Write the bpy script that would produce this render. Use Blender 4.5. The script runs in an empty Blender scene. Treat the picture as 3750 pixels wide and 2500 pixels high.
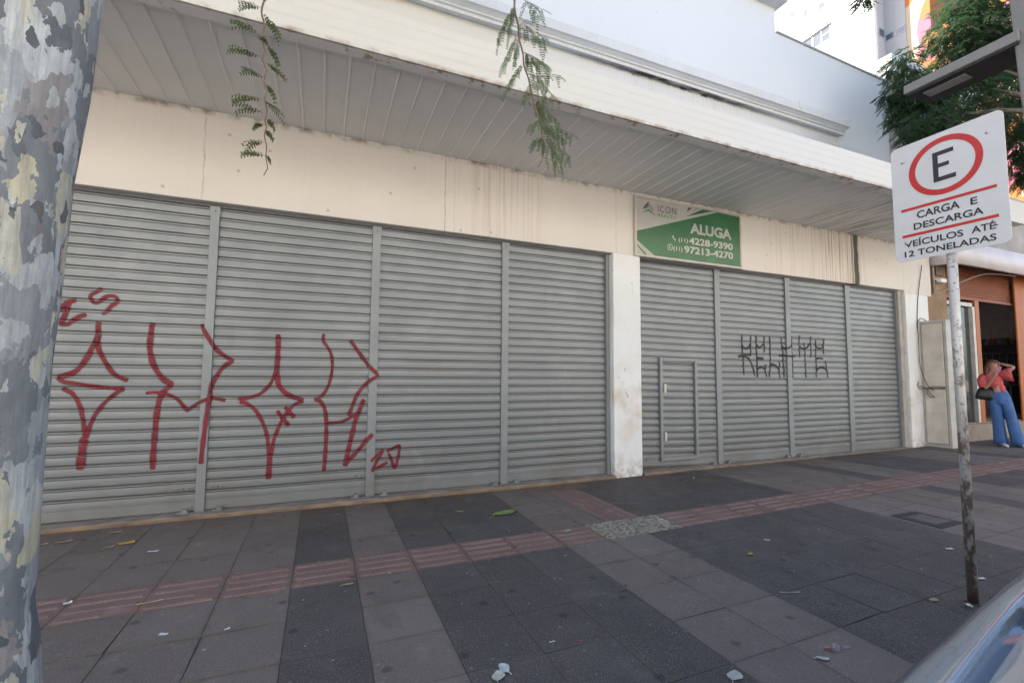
import bpy, bmesh, math, random
from mathutils import Vector, Matrix
R = math.radians
SC = bpy.context.scene
COL = SC.collection
random.seed(7)

# ------------------------------------------------------------------ camera
cam_d = bpy.data.cameras.new('camera'); cam = bpy.data.objects.new('camera', cam_d); COL.objects.link(cam)
cam_d.sensor_width = 36.0; cam_d.lens = 16.124; cam_d.clip_start = 0.05; cam_d.clip_end = 600
rt = Vector((0.92344126, -0.38366361, 0.00764709)); up = Vector((-0.03413763, -0.06228456, 0.99747444)); fw = Vector((0.38221835, 0.9213701, 0.07061349))
cam.matrix_world = Matrix(((rt.x, up.x, -fw.x, 0.0), (rt.y, up.y, -fw.y, -5.2203), (rt.z, up.z, -fw.z, 1.375), (0, 0, 0, 1)))
SC.camera = cam

# ------------------------------------------------------------------ world, sun, exposure
SUN_DIR = Vector((-0.45, 0.64, 0.62)).normalized()           # towards the sun: behind the building, to the left
SUN_EL = math.asin(SUN_DIR.z); SUN_AZ = math.atan2(SUN_DIR.x, SUN_DIR.y)
W = bpy.data.worlds.new('World'); SC.world = W; W.use_nodes = True
wn = W.node_tree; bg = wn.nodes['Background']
sky = wn.nodes.new('ShaderNodeTexSky'); sky.sky_type = 'NISHITA'; sky.sun_disc = False
sky.sun_elevation = SUN_EL; sky.sun_rotation = SUN_AZ; sky.air_density = 1.0; sky.dust_density = 2.2; sky.ozone_density = 1.0
wn.links.new(sky.outputs[0], bg.inputs[0]); bg.inputs[1].default_value = 0.12
sd = bpy.data.lights.new('sun', 'SUN'); sun = bpy.data.objects.new('sun', sd); COL.objects.link(sun)
sd.energy = 5.0; sd.angle = R(0.5); sd.color = (1.0, 0.95, 0.86)
sun.rotation_euler = SUN_DIR.to_track_quat('Z', 'Y').to_euler(); sun.location = (-20, 25, 30)
SC.view_settings.view_transform = 'Standard'; SC.view_settings.look = 'None'; SC.view_settings.gamma = 1
SC.view_settings.use_curve_mapping = False
SC.view_settings.exposure = 1.95
SC.render.engine = 'CYCLES'
SC.cycles.use_denoising = True; SC.cycles.max_bounces = 8; SC.cycles.diffuse_bounces = 5; SC.cycles.transparent_max_bounces = 12

# ------------------------------------------------------------------ material helpers
class Mat:
    def __init__(s, name, color=(.5, .5, .5), rough=.6, metal=0.0, spec=.5):
        s.m = bpy.data.materials.new(name); s.m.use_nodes = True; s.nt = s.m.node_tree
        s.b = s.nt.nodes['Principled BSDF']; s.set('Base Color', color); s.set('Roughness', rough); s.set('Metallic', metal); s.set('Specular IOR Level', spec)
        s._co = None
    def n(s, t, **kw):
        x = s.nt.nodes.new(t)
        for k, v in kw.items(): setattr(x, k, v)
        return x
    def put(s, sock, v):
        if isinstance(v, bpy.types.NodeSocket): s.nt.links.new(v, sock)
        elif isinstance(v, (tuple, list)):
            v = tuple(v); sock.default_value = v if len(sock.default_value) == len(v) else v + (1.0,)
        else: sock.default_value = v
    def set(s, inp, v): s.put(s.b.inputs[inp], v)
    def pos(s):
        if s._co is None: s._co = s.n('ShaderNodeTexCoord').outputs['Object']
        return s._co
    def map(s, scale=(1, 1, 1), loc=(0, 0, 0), co=None):
        m = s.n('ShaderNodeMapping'); s.put(m.inputs['Vector'], co or s.pos()); m.inputs['Scale'].default_value = scale; m.inputs['Location'].default_value = loc
        return m.outputs[0]
    def noise(s, scale=5, detail=4, rough=.55, dist=0, co=None, color=False):
        x = s.n('ShaderNodeTexNoise'); s.put(x.inputs['Vector'], co or s.pos()); x.inputs['Scale'].default_value = scale; x.inputs['Detail'].default_value = detail
        x.inputs['Roughness'].default_value = rough; x.inputs['Distortion'].default_value = dist
        return x.outputs['Color' if color else 'Fac']
    def vor2(s, u, v, scale):
        cb = s.n('ShaderNodeCombineXYZ'); s.put(cb.inputs[0], u); s.put(cb.inputs[1], v)
        x = s.n('ShaderNodeTexVoronoi', voronoi_dimensions='2D'); s.put(x.inputs['Vector'], cb.outputs[0]); x.inputs['Scale'].default_value = scale; return x.outputs['Distance']
    def vor(s, scale=5, feature='F1', co=None, out='Distance', rnd=1):
        x = s.n('ShaderNodeTexVoronoi', feature=feature); s.put(x.inputs['Vector'], co or s.pos()); x.inputs['Scale'].default_value = scale; x.inputs['Randomness'].default_value = rnd
        return x.outputs[out]
    def ramp(s, fac, stops, interp='LINEAR'):
        x = s.n('ShaderNodeValToRGB'); s.put(x.inputs[0], fac); e = x.color_ramp; e.interpolation = interp
        while len(e.elements) < len(stops): e.elements.new(.5)
        for el, (p, c) in zip(e.elements, stops):
            el.position = p; el.color = (c, c, c, 1) if not isinstance(c, (tuple, list)) else (tuple(c) + (1,))[:4]
        return x.outputs[0]
    def mix(s, fac, a, b, blend='MIX'):
        x = s.n('ShaderNodeMix', data_type='RGBA', blend_type=blend); s.put(x.inputs[0], fac); s.put(x.inputs[6], a); s.put(x.inputs[7], b)
        return x.outputs[2]
    def math(s, op, a, b=0.0, c=None, clamp=False):
        x = s.n('ShaderNodeMath', operation=op, use_clamp=clamp); s.put(x.inputs[0], a); s.put(x.inputs[1], b)
        if c is not None: s.put(x.inputs[2], c)
        return x.outputs[0]
    def mr(s, v, a, b, c=0., d=1.):
        x = s.n('ShaderNodeMapRange'); s.put(x.inputs[0], v)
        for i, q in enumerate((a, b, c, d)): x.inputs[i + 1].default_value = q
        return x.outputs[0]
    def sep(s, co=None):
        x = s.n('ShaderNodeSeparateXYZ'); s.put(x.inputs[0], co or s.pos()); return x.outputs
    def attr(s, name, out='Fac'):
        x = s.n('ShaderNodeAttribute', attribute_name=name); return x.outputs[out]
    def bump(s, h, strength=.3, dist=.01):
        x = s.n('ShaderNodeBump'); s.put(x.inputs['Height'], h); x.inputs['Strength'].default_value = strength; x.inputs['Distance'].default_value = dist
        s.nt.links.new(x.outputs[0], s.b.inputs['Normal'])
    def band(s, v, c, w):                       # soft 0..1 bump of half width w round c
        return s.math('SUBTRACT', 1.0, s.math('DIVIDE', s.math('ABSOLUTE', s.math('SUBTRACT', v, c)), w), clamp=True)
def simple(name, color, rough=.6, metal=0., var=.12, scale=6, bumps=0.0):
    m = Mat(name, color, rough, metal)
    n = m.noise(scale, 5)
    dk = tuple(c * (1 - var) for c in color); lt = tuple(min(1, c * (1 + var)) for c in color)
    m.set('Base Color', m.ramp(n, [(.3, dk), (.7, lt)]))
    if bumps: m.bump(m.noise(scale * 6, 4), bumps, .004)
    return m.m

# ------------------------------------------------------------------ mesh helpers
class MB:
    def __init__(s): s.v = []; s.f = []; s.mi = []
    def add(s, vs, fs, mi=0):
        o = len(s.v); s.v += [tuple(v) for v in vs]; s.f += [tuple(i + o for i in f) for f in fs]; s.mi += [mi] * len(fs); return s
    def quad(s, a, b, c, d, mi=0): return s.add([a, b, c, d], [(0, 1, 2, 3)], mi)
    def box(s, x0, x1, y0, y1, z0, z1, mi=0):
        vs = [(x, y, z) for z in (z0, z1) for y in (y0, y1) for x in (x0, x1)]
        return s.add(vs, [(0, 2, 3, 1), (4, 5, 7, 6), (0, 1, 5, 4), (2, 6, 7, 3), (0, 4, 6, 2), (1, 3, 7, 5)], mi)
    def extrude_x(s, prof, x0, x1, mi=0):       # closed profile of (y, z), counter-clockwise seen from +x
        n = len(prof); vs = [(x0, y, z) for y, z in prof] + [(x1, y, z) for y, z in prof]
        fs = [(i, i + n, (i + 1) % n + n, (i + 1) % n) for i in range(n)] + [tuple(range(n)), tuple(range(2 * n - 1, n - 1, -1))]
        return s.add(vs, fs, mi)
    def sheet_x(s, prof, xs, mi=0):             # open profile of (y, z) swept along the xs
        n = len(prof); vs = [(x, y, z) for x in xs for y, z in prof]
        return s.add(vs, [(i + k * n, i + (k + 1) * n, i + 1 + (k + 1) * n, i + 1 + k * n) for k in range(len(xs) - 1) for i in range(n - 1)], mi)
    def poly_y(s, pts, y0, y1, mi=0):           # prism of an (x, z) outline between y0 and y1
        n = len(pts); vs = [(x, y0, z) for x, z in pts] + [(x, y1, z) for x, z in pts]
        return s.add(vs, [tuple(range(n)), tuple(range(2 * n - 1, n - 1, -1))] + [(i, i + n, (i + 1) % n + n, (i + 1) % n) for i in range(n)], mi)
    def poly_x(s, pts, x0, x1, mi=0):           # prism of a (y, z) outline between x0 and x1
        n = len(pts); vs = [(x0, y, z) for y, z in pts] + [(x1, y, z) for y, z in pts]
        return s.add(vs, [tuple(range(n)), tuple(range(2 * n - 1, n - 1, -1))] + [(i, i + n, (i + 1) % n + n, (i + 1) % n) for i in range(n)], mi)
    def loft(s, rings, cap=True, mi=0):
        n = len(rings[0]); vs = [p for r in rings for p in r]
        fs = [(k * n + i, k * n + (i + 1) % n, (k + 1) * n + (i + 1) % n, (k + 1) * n + i) for k in range(len(rings) - 1) for i in range(n)]
        if cap: fs += [tuple(range(n - 1, -1, -1)), tuple((len(rings) - 1) * n + i for i in range(n))]
        return s.add(vs, fs, mi)
    def tube(s, pts, rad, n=8, mi=0, cap=True):
        pts = [Vector(p) for p in pts]; rs = rad if isinstance(rad, (list, tuple)) else [rad] * len(pts); rings = []
        nrm = None
        for i, p in enumerate(pts):
            t = (pts[min(i + 1, len(pts) - 1)] - pts[max(i - 1, 0)]).normalized()
            if nrm is None:
                nrm = t.orthogonal().normalized()
            nrm = (nrm - t * nrm.dot(t)).normalized(); b = t.cross(nrm)
            rings.append([p + (nrm * math.cos(2 * math.pi * k / n) + b * math.sin(2 * math.pi * k / n)) * rs[i] for k in range(n)])
        return s.loft(rings, cap, mi)
    def ell(s, c, r, nu=12, nv=8, mi=0, rot=None):
        c = Vector(c); rings = []
        for j in range(1, nv):
            a = math.pi * j / nv - math.pi / 2
            ring = [Vector((r[0] * math.cos(a) * math.cos(2 * math.pi * i / nu), r[1] * math.cos(a) * math.sin(2 * math.pi * i / nu), r[2] * math.sin(a))) for i in range(nu)]
            rings.append([c + (rot @ q if rot else q) for q in ring])
        return s.loft(rings, True, mi)
    def build(s, name, mats, parent=None, smooth=False, label=None, autos=None):
        me = bpy.data.meshes.new(name); me.from_pydata(s.v, [], s.f)
        for m in (mats if isinstance(mats, (list, tuple)) else [mats]): me.materials.append(m)
        if any(s.mi): me.polygons.foreach_set('material_index', s.mi)
        if smooth: me.polygons.foreach_set('use_smooth', [True] * len(me.polygons))
        me.update()
        o = bpy.data.objects.new(name, me); COL.objects.link(o)
        if parent is not None: adopt(o, parent)
        if label: o['label'] = label
        return o
def adopt(o, parent):
    o.parent = parent
    if parent.type == 'EMPTY': o.location = tuple(-q for q in parent.location)      # all mesh data is kept in world metres
def fixn(o):                                    # consistent outward normals
    bm = bmesh.new(); bm.from_mesh(o.data); bmesh.ops.recalc_face_normals(bm, faces=bm.faces); bm.to_mesh(o.data); bm.free(); return o
def bevel(o, w, seg=2, ang=30):
    bm = bmesh.new(); bm.from_mesh(o.data); bmesh.ops.recalc_face_normals(bm, faces=bm.faces)
    es = [e for e in bm.edges if len(e.link_faces) == 2 and e.calc_face_angle(0) > R(ang)]
    bmesh.ops.bevel(bm, geom=es, offset=w, segments=seg, affect='EDGES', profile=.6, clamp_overlap=True)
    bm.to_mesh(o.data); bm.free(); return o
def thing(name, label, cat, loc=(0, 0, 0), group=None):
    o = bpy.data.objects.new(name, None); COL.objects.link(o); o.location = loc; o.empty_display_size = .2
    o['label'] = label; o['category'] = cat
    if group: o['group'] = group
    return o
def tag(o, label, cat, group=None):
    o['label'] = label; o['category'] = cat
    if group: o['group'] = group
    return o
def structure(o): o['kind'] = 'structure'; return o
def catmull(pts, step):
    P = [Vector(p) for p in pts]; out = []
    for i in range(len(P) - 1):
        p0, p1, p2, p3 = P[max(i - 1, 0)], P[i], P[i + 1], P[min(i + 2, len(P) - 1)]
        n = max(1, int((p2 - p1).length / step))
        for k in range(n):
            t = k / n
            out.append(.5 * ((2 * p1) + (p2 - p0) * t + (2 * p0 - 5 * p1 + 4 * p2 - p3) * t * t + (3 * p1 - p0 - 3 * p2 + p3) * t ** 3))
    return out + [P[-1]]
def text_mb(string, x0, x1, z0, z1, place, bold=0.0, spacing=1.0):
    """Letters as a mesh: capitals run from z0 to z1, the line from x0 to x1; place(u, w) gives the world point."""
    def raw(t):
        c = bpy.data.curves.new('t', 'FONT'); c.body = t; c.offset = bold; c.space_character = spacing; c.resolution_u = 4
        o = bpy.data.objects.new('t', c); COL.objects.link(o); dg = bpy.context.evaluated_depsgraph_get(); dg.update()
        me = bpy.data.meshes.new_from_object(o.evaluated_get(dg)); vs = [v.co.copy() for v in me.vertices]; fs = [tuple(p.vertices) for p in me.polygons]
        bpy.data.objects.remove(o); bpy.data.curves.remove(c); bpy.data.meshes.remove(me); return vs, fs
    hv, _ = raw('H'); h0 = min(v.y for v in hv); h1 = max(v.y for v in hv)
    vs, fs = raw(string); a = min(v.x for v in vs); b = max(v.x for v in vs)
    mb = MB(); mb.add([place(x0 + (v.x - a) / (b - a) * (x1 - x0), z0 + (v.y - h0) / (h1 - h0) * (z1 - z0)) for v in vs], fs); return mb

# ------------------------------------------------------------------ materials
def wall_paint():
    m = Mat('white_wall_paint', (.68, .71, .76), .75); X, Y, Z = m.sep()
    big = m.noise(.7, 4); streak = m.noise(3, 5, co=m.map((6, 6, .35)))
    c = m.mix(m.ramp(big, [(.35, 0), (.75, .35)]), (.61, .635, .665), (.55, .575, .61))
    near = m.mr(Z, 5.9, 6.35, .55, 0.0)
    c = m.mix(m.math('MULTIPLY', m.ramp(streak, [(.6, 0), (.8, .6)]), near), c, (.38, .39, .40))
    spots = m.ramp(m.vor(1.1, co=m.map((1, 1, 1))), [(0, .8), (.035, 0)])
    c = m.mix(m.math('MULTIPLY', spots, .35), c, (.25, .26, .26))
    dark_patch = m.math('MULTIPLY', m.band(X, 10.35, .55), m.band(Z, 5.45, 1.0))                    # darker patch by the neighbour's wall
    c = m.mix(m.math('MULTIPLY', dark_patch, m.ramp(m.noise(2, 4), [(.3, .2), (.7, .95)])), c, (.2, .19, .18))
    m.set('Base Color', c); m.bump(m.noise(60, 3), .12, .003); return m.m
def stucco():
    m = Mat('cream_stucco', (.6, .54, .45), .85); X, Y, Z = m.sep()
    c = m.mix(m.ramp(m.noise(1.3, 5), [(.3, 0), (.75, .7)]), (.67, .63, .59), (.615, .575, .53))
    top = m.mr(Z, 3.0, 3.97, .35, 1.0)
    fine = m.noise(4, 4, .6, co=m.map((9, 1, .12)))
    reg = m.math('MAXIMUM', m.band(X, 2.0, .75), m.math('MULTIPLY', m.band(X, 8.0, 1.5), 1.6))
    reg = m.math('ADD', m.math('MULTIPLY', reg, 1.0), .05, clamp=True)
    c = m.mix(m.math('MULTIPLY', m.math('MULTIPLY', m.ramp(fine, [(.5, 0), (.66, 1)]), reg), m.math('MULTIPLY', top, .85)), c, (.36, .25, .11))
    fine2 = m.noise(7, 4, .6, co=m.map((12, 1, .1), (3.3, 0, 0)))
    c = m.mix(m.math('MULTIPLY', m.math('MULTIPLY', m.ramp(fine2, [(.50, 0), (.62, 1)]), m.math('MULTIPLY', m.band(X, 8.5, .8), 1.6, clamp=True)), .8), c, (.27, .19, .085))
    wob = m.math('MULTIPLY', m.math('SUBTRACT', m.noise(3, 4), .5), .09)
    Xw = m.math('ADD', X, wob)
    c = m.mix(m.math('MULTIPLY', m.math('MULTIPLY', m.band(Xw, 8.965, .085), 2.2, clamp=True), .92), c, (.035, .045, .028))   # mould run from the leaking gutter
    c = m.mix(m.math('MULTIPLY', m.math('MULTIPLY', m.band(Xw, 8.86, .03), 2, clamp=True), .6), c, (.08, .08, .05))
    for cx, s_ in ((-1.137, .45), (1.292, .55), (1.405, .25), (3.72, .3)):              # hairline cracks and rust runs
        Xc = m.math('ADD', X, m.math('MULTIPLY', m.math('SUBTRACT', m.noise(9, 5, .7), .5), .05)); s_ = m.math('MULTIPLY', m.ramp(m.noise(6, 4), [(.35, .25), (.6, 1)]), s_)
        c = m.mix(m.math('MULTIPLY', m.math('MULTIPLY', m.band(Xc, cx, .007), 2.5, clamp=True), s_), c, (.16, .12, .09))
    edge = m.math('MULTIPLY', m.mr(Z, 3.9, 3.96, 0, 1), m.ramp(m.noise(9, 5), [(.45, 0), (.62, .8)]))
    c = m.mix(edge, c, (.2, .13, .08))
    spots = m.ramp(m.vor2(X, Z, 1.7), [(0, 1), (.018, .8), (.035, 0)])
    c = m.mix(m.math('MULTIPLY', spots, .55), c, (.22, .17, .12))
    low = m.math('MULTIPLY', m.mr(Z, 0, 1.5, 1, 0), m.ramp(m.noise(4, 5), [(.5, 0), (.75, .5)]))
    c = m.mix(low, c, (.42, .33, .22))
    m.set('Base Color', c); m.bump(m.math('ADD', m.noise(55, 4), m.math('MULTIPLY', m.noise(9, 3), .6)), .35, .006); return m.m
def pillar_paint():
    m = Mat('white_pillar_plaster', (.7, .71, .71), .85); X, Y, Z = m.sep()
    c = m.mix(m.ramp(m.noise(1.6, 5), [(.35, 0), (.75, .7)]), (.74, .755, .76), (.67, .67, .65))
    hand = m.math('MULTIPLY', m.band(Z, .95, .75), m.ramp(m.noise(3.2, 4), [(.45, 0), (.7, .8)]))
    c = m.mix(hand, c, (.52, .42, .28))
    c = m.mix(m.math('MULTIPLY', m.mr(Z, .02, .35, 1, 0), m.ramp(m.noise(10, 5), [(.4, 0), (.65, .8)])), c, (.33, .24, .16))
    c = m.mix(m.ramp(m.noise(5, 3, .5, 1.5, co=m.map((2, 2, .7))), [(.715, 0), (.725, .6)]), c, (.2, .19, .18))
    m.set('Base Color', c); m.bump(m.math('ADD', m.noise(38, 5), m.math('MULTIPLY', m.noise(8, 3), .8)), .6, .01); return m.m
def fascia_paint():
    m = Mat('fascia_paint', (.7, .7, .68), .7); X, Y, Z = m.sep()
    c = m.mix(m.ramp(m.noise(1.0, 4, co=m.map((.5, 1, 2))), [(.35, 0), (.7, .8)]), (.64, .62, .57), (.58, .555, .49))
    drip = m.noise(5, 4, co=m.map((5, 5, .3)))
    c = m.mix(m.ramp(drip, [(.62, 0), (.85, .35)]), c, (.55, .49, .37))
    fade = m.mr(X, -1, 5, 0, 1); c = m.mix(fade, c, m.mix(.75, c, (.60, .62, .64)))
    chip = m.ramp(m.noise(14, 5, .7), [(.66, 0), (.69, 1)])
    c = m.mix(m.math('MULTIPLY', chip, m.mr(X, 3.5, 8, .15, 1.0)), c, (.42, .41, .40))
    c = m.mix(m.math('MULTIPLY', m.mr(Z, 3.955, 3.99, 1, 0), m.ramp(m.noise(7, 4), [(.4, 0), (.65, .8)])), c, (.25, .16, .10))
    m.set('Base Color', c); m.bump(m.noise(30, 5), .3, .006); return m.m
def band_wall():
    m = Mat('streaked_upper_band', (.7, .68, .6), .8); X, Y, Z = m.sep()
    fade = m.mr(X, -.5, 3.8, 0, 1)
    c = m.mix(fade, m.mix(m.ramp(m.noise(.8, 4), [(.35, 0), (.7, .8)]), (.62, .58, .48), (.57, .53, .43)), (.57, .58, .59))
    drip = m.noise(6, 4, .6, co=m.map((7, 7, .18)))
    reg = m.math('MULTIPLY', m.band(X, 4.9, 2.0), 1.3, clamp=True)
    reach = m.math('ADD', m.math('MULTIPLY', m.noise(5, 4, .7, co=m.map((3, 1, .01))), .9), -.12)            # how far each run comes down
    hi = m.math('DIVIDE', m.math('SUBTRACT', m.math('ADD', Z, reach), 5.70), .22, clamp=True)
    c = m.mix(m.math('MULTIPLY', m.math('MULTIPLY', m.math('MULTIPLY', m.ramp(drip, [(.52, 0), (.74, 1)]), m.ramp(m.noise(1.7, 3), [(.4, .1), (.6, 1)])), reg), m.math('MULTIPLY', hi, .6)), c, (.26, .18, .09))
    c = m.mix(m.math('MULTIPLY', m.ramp(drip, [(.6, 0), (.85, .3)]), .5), c, (.5, .43, .3))
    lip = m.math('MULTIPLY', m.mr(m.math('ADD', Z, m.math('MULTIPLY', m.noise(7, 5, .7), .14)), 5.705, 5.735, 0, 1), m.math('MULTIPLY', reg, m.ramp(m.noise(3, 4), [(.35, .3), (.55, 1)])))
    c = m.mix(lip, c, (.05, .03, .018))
    m.set('Base Color', c); m.bump(m.noise(30, 5), .2, .005); return m.m
def moulding_paint():
    m = Mat('cornice_paint', (.7, .7, .7), .7); X, Y, Z = m.sep()
    c = m.mix(m.ramp(m.noise(1.2, 4), [(.35, 0), (.7, .7)]), (.58, .595, .61), (.50, .505, .50))
    c = m.mix(m.math('MULTIPLY', m.ramp(m.noise(4, 4, co=m.map((5, 5, .4))), [(.56, 0), (.78, .6)]), .7), c, (.42, .37, .30))
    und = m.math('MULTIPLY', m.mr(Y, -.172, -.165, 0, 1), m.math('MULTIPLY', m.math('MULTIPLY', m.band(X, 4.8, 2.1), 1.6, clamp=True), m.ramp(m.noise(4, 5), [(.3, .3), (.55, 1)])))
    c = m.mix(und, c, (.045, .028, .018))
    m.set('Base Color', c); m.bump(m.noise(30, 4), .2, .004); return m.m
def soffit_mat(name, col):
    m = Mat(name, col, .5); X, Y, Z = m.sep()
    c = m.mix(m.ramp(m.noise(1.5, 4), [(.35, 0), (.75, .6)]), col, tuple(q * .86 for q in col))
    c = m.mix(m.ramp(m.noise(3, 5, co=m.map((5, .6, 1))), [(.68, 0), (.78, .4)]), c, (.40, .33, .24))
    rust = m.math('MULTIPLY', m.ramp(m.noise(7, 6, .7), [(.56, 0), (.62, .8)]), m.mr(Y, -1.40, -1.46, 0, 1))
    c = m.mix(rust, c, (.28, .15, .07))
    wet = m.math('MULTIPLY', m.math('MULTIPLY', m.band(X, 8.3, 1.7), m.ramp(m.noise(3, 5, co=m.map((6, .35, 1))), [(.5, 0), (.62, 1)])), .8)
    c = m.mix(wet, c, (.08, .075, .06))
    m.set('Base Color', c); return m.m
def shutter_mat(name, col, rough=.38):
    m = Mat(name, col, rough, .2); X, Y, Z = m.sep()
    n = m.noise(.9, 4, co=m.map((1, 1, 2.4)))
    c = m.mix(m.ramp(n, [(.3, 0), (.72, 1)]), tuple(q * .95 for q in col), tuple(q * 1.05 for q in col))
    c = m.mix(m.math('MULTIPLY', m.mr(Z, .05, .6, .55, 0), m.ramp(m.noise(3, 5), [(.35, .15), (.7, 1)])), c, (.16, .135, .11))
    c = m.mix(m.ramp(m.noise(2.2, 5, .65, co=m.map((4, 1, .35))), [(.60, 0), (.78, .35)]), c, (.16, .155, .15))        # rain streaks
    c = m.mix(m.ramp(m.noise(1.6, 5, .65, 1.0), [(.62, 0), (.74, .4)]), c, (.30, .315, .325))
    c = m.mix(m.ramp(m.noise(26, 5, .7, co=m.map((1, 1, 2.5))), [(.72, 0), (.76, .6)]), c, (.13, .115, .11))
    c = m.mix(m.mr(Y, .1215, .126, 0, .85), c, (.065, .055, .048))                                   # folds coloured darker, so the slat lines stand out
    m.set('Base Color', c); m.set('Roughness', m.ramp(m.noise(5, 4), [(.3, rough - .08), (.7, rough + .12)]))
    m.bump(m.noise(2.2, 3, co=m.map((1, 1, 3))), .12, .02); return m.m
def tile_mat(name, c0, c1, speck, joint_dirt=.5, bumpn=.3):
    m = Mat(name, c0, .8); rnd = m.attr('tone')
    c = m.mix(m.ramp(m.noise(1.7, 5), [(.3, 0), (.72, 1)]), c0, c1)
    c = m.mix(m.math('MULTIPLY', rnd, .5), c, tuple(q * .72 for q in c0))
    c = m.mix(m.ramp(m.noise(150, 2, .6), [(.56, 0), (.66, .75)]), c, speck)
    c = m.mix(m.ramp(m.noise(210, 2, .6), [(.60, 0), (.68, .6)]), c, tuple(q * .4 for q in c0))
    c = m.mix(m.ramp(m.noise(3.1, 6, .65), [(.60, 0), (.74, .5)]), c, tuple(min(1, q * 1.8) for q in c1))
    c = m.mix(m.ramp(m.noise(.9, 6, .7, 1.0), [(.60, 0), (.72, .35)]), c, (.17, .165, .165))
    X, Y, Z = m.sep(); wob = m.math('MULTIPLY', m.noise(25, 3), .03); Xw = m.math('ADD', X, wob); Yw = m.math('ADD', Y, wob)
    c = m.mix(m.ramp(m.vor2(Xw, Yw, 1.9), [(0, .75), (.035, .65), (.06, 0)]), c, tuple(q * .42 for q in c0))   # old chewing gum
    c = m.mix(m.ramp(m.vor2(Yw, Xw, 2.7), [(0, .6), (.02, .5), (.03, 0)]), c, (.22, .22, .23))
    c = m.mix(m.ramp(m.noise(1.3, 5, .6, 2.0), [(.60, 0), (.70, .4)]), c, tuple(q * .55 for q in c0))         # spills
    c = m.mix(m.math('MULTIPLY', m.mr(Y, -.6, -.02, 0, .75), m.ramp(m.noise(2.4, 5), [(.3, .2), (.7, 1)])), c, (.115, .075, .05))   # red earth washed against the building
    rim = m.attr('rim'); rim = m.math('MULTIPLY', m.math('POWER', rim, 2.2), m.ramp(m.noise(6, 5, .7), [(.38, 0), (.66, 1)]))
    c = m.mix(m.math('MULTIPLY', rim, .8), c, (.10, .083, .066))                                              # earth worked out of the joints
    m.set('Base Color', c); m.set('Roughness', m.ramp(m.noise(4, 4), [(.3, .62), (.7, .9)])); m.set('Specular IOR Level', .35)
    m.bump(m.noise(170, 3, .7), bumpn, .003); return m.m
def bark():
    m = Mat('mottled_bark', (.3, .32, .33), .8)
    co = m.map((1.15, 1.15, .72))
    w = m.noise(11, 4, .62, co=co, color=True); w2 = m.noise(30, 3, .6, co=co, color=True)
    def warped(amount, loc):
        x = m.n('ShaderNodeMixRGB', blend_type='ADD'); x.inputs[0].default_value = amount; m.put(x.inputs[1], m.map((1, 1, 1), loc, co)); m.put(x.inputs[2], w)
        y = m.n('ShaderNodeMixRGB', blend_type='ADD'); y.inputs[0].default_value = .035; m.put(y.inputs[1], x.outputs[0]); m.put(y.inputs[2], w2); return y.outputs[0]
    def cells(scale, amount, loc):
        x = m.n('ShaderNodeSeparateXYZ'); m.put(x.inputs[0], m.vor(scale, co=warped(amount, loc), out='Color')); return x.outputs
    fib = m.noise(9, 5, .7, co=m.map((9, 9, .7))); X, Y, Z = m.sep()
    axis = m.math('ADD', m.math('ADD', X, m.math('MULTIPLY', m.math('SUBTRACT', m.noise(3, 3), .5), .10)), m.math('MULTIPLY', Z, -.028))
    axis = m.math('ADD', Y, m.math('MULTIPLY', m.math('SUBTRACT', m.noise(3, 3, co=m.map((1, 1, .6))), .5), .14))
    left = m.mr(axis, -3.845, -3.80, 1, 0); right = m.mr(axis, -3.735, -3.71, 0, 1)             # old creamy scales on one flank, freshly shed grey on the other
    def over(r, base, side, k): return m.math('GREATER_THAN', r, m.math('SUBTRACT', base, m.math('MULTIPLY', side, k)))
    c = m.mix(m.ramp(m.noise(4, 5, co=co), [(.35, 0), (.7, 1)]), (.15, .17, .185), (.25, .27, .285))
    a = cells(8, .15, (0, 0, 0)); f1 = over(a[0], .66, m.math('MAXIMUM', left, right), .45)
    c = m.mix(f1, c, m.ramp(a[1], [(0, (.36, .39, .41)), (.3, (.52, .55, .56)), (.6, (.29, .31, .325)), (.84, (.60, .61, .58))], 'CONSTANT'))
    b = cells(15, .11, (4, 2, 7)); c = m.mix(m.ramp(b[0], [(0, 0), (.74, 1)], 'CONSTANT'), c, m.ramp(b[1], [(0, (.56, .53, .38)), (.35, (.48, .51, .52)), (.70, (.12, .135, .155)), (.86, (.30, .28, .27))], 'CONSTANT'))
    d = cells(9, .15, (9, 1, 3)); f3 = over(d[0], .88, left, .42); c = m.mix(f3, c, m.mix(m.noise(14, 4), (.62, .59, .42), (.52, .53, .48)))
    e = cells(34, .05, (2, 6, 1)); c = m.mix(m.ramp(e[0], [(0, 0), (.91, 1)], 'CONSTANT'), c, m.ramp(e[1], [(0, (.5, .53, .52)), (.5, (.09, .10, .11))], 'CONSTANT'))
    soft = m.noise(3.2, 5, .65, 1.0, co=co); c = m.mix(m.ramp(soft, [(.46, 0), (.66, .55)]), c, (.40, .43, .45))                       # chalky bloom over the flakes
    c = m.mix(m.ramp(fib, [(.40, .4), (.60, 0)]), c, (.12, .13, .145))
    c = m.mix(m.ramp(m.noise(22, 5, .7, co=co), [(.35, .28), (.6, 0)]), c, (.14, .15, .165))
    c = m.mix(m.ramp(m.noise(6, 4, .6, co=m.map((3, 3, .5), (1, 4, 2))), [(.64, 0), (.74, .5)]), c, (.17, .125, .095))
    c = m.mix(m.ramp(m.noise(46, 3, .7), [(.71, 0), (.75, .8)]), c, (.06, .055, .05))
    m.set('Base Color', c)
    h = m.math('ADD', m.math('ADD', m.math('MULTIPLY', f1, .5), m.math('MULTIPLY', f3, .5)), m.math('MULTIPLY', m.noise(28, 5, co=m.map((1, 1, .4))), .6)); m.bump(h, .9, .009); return m.m
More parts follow.
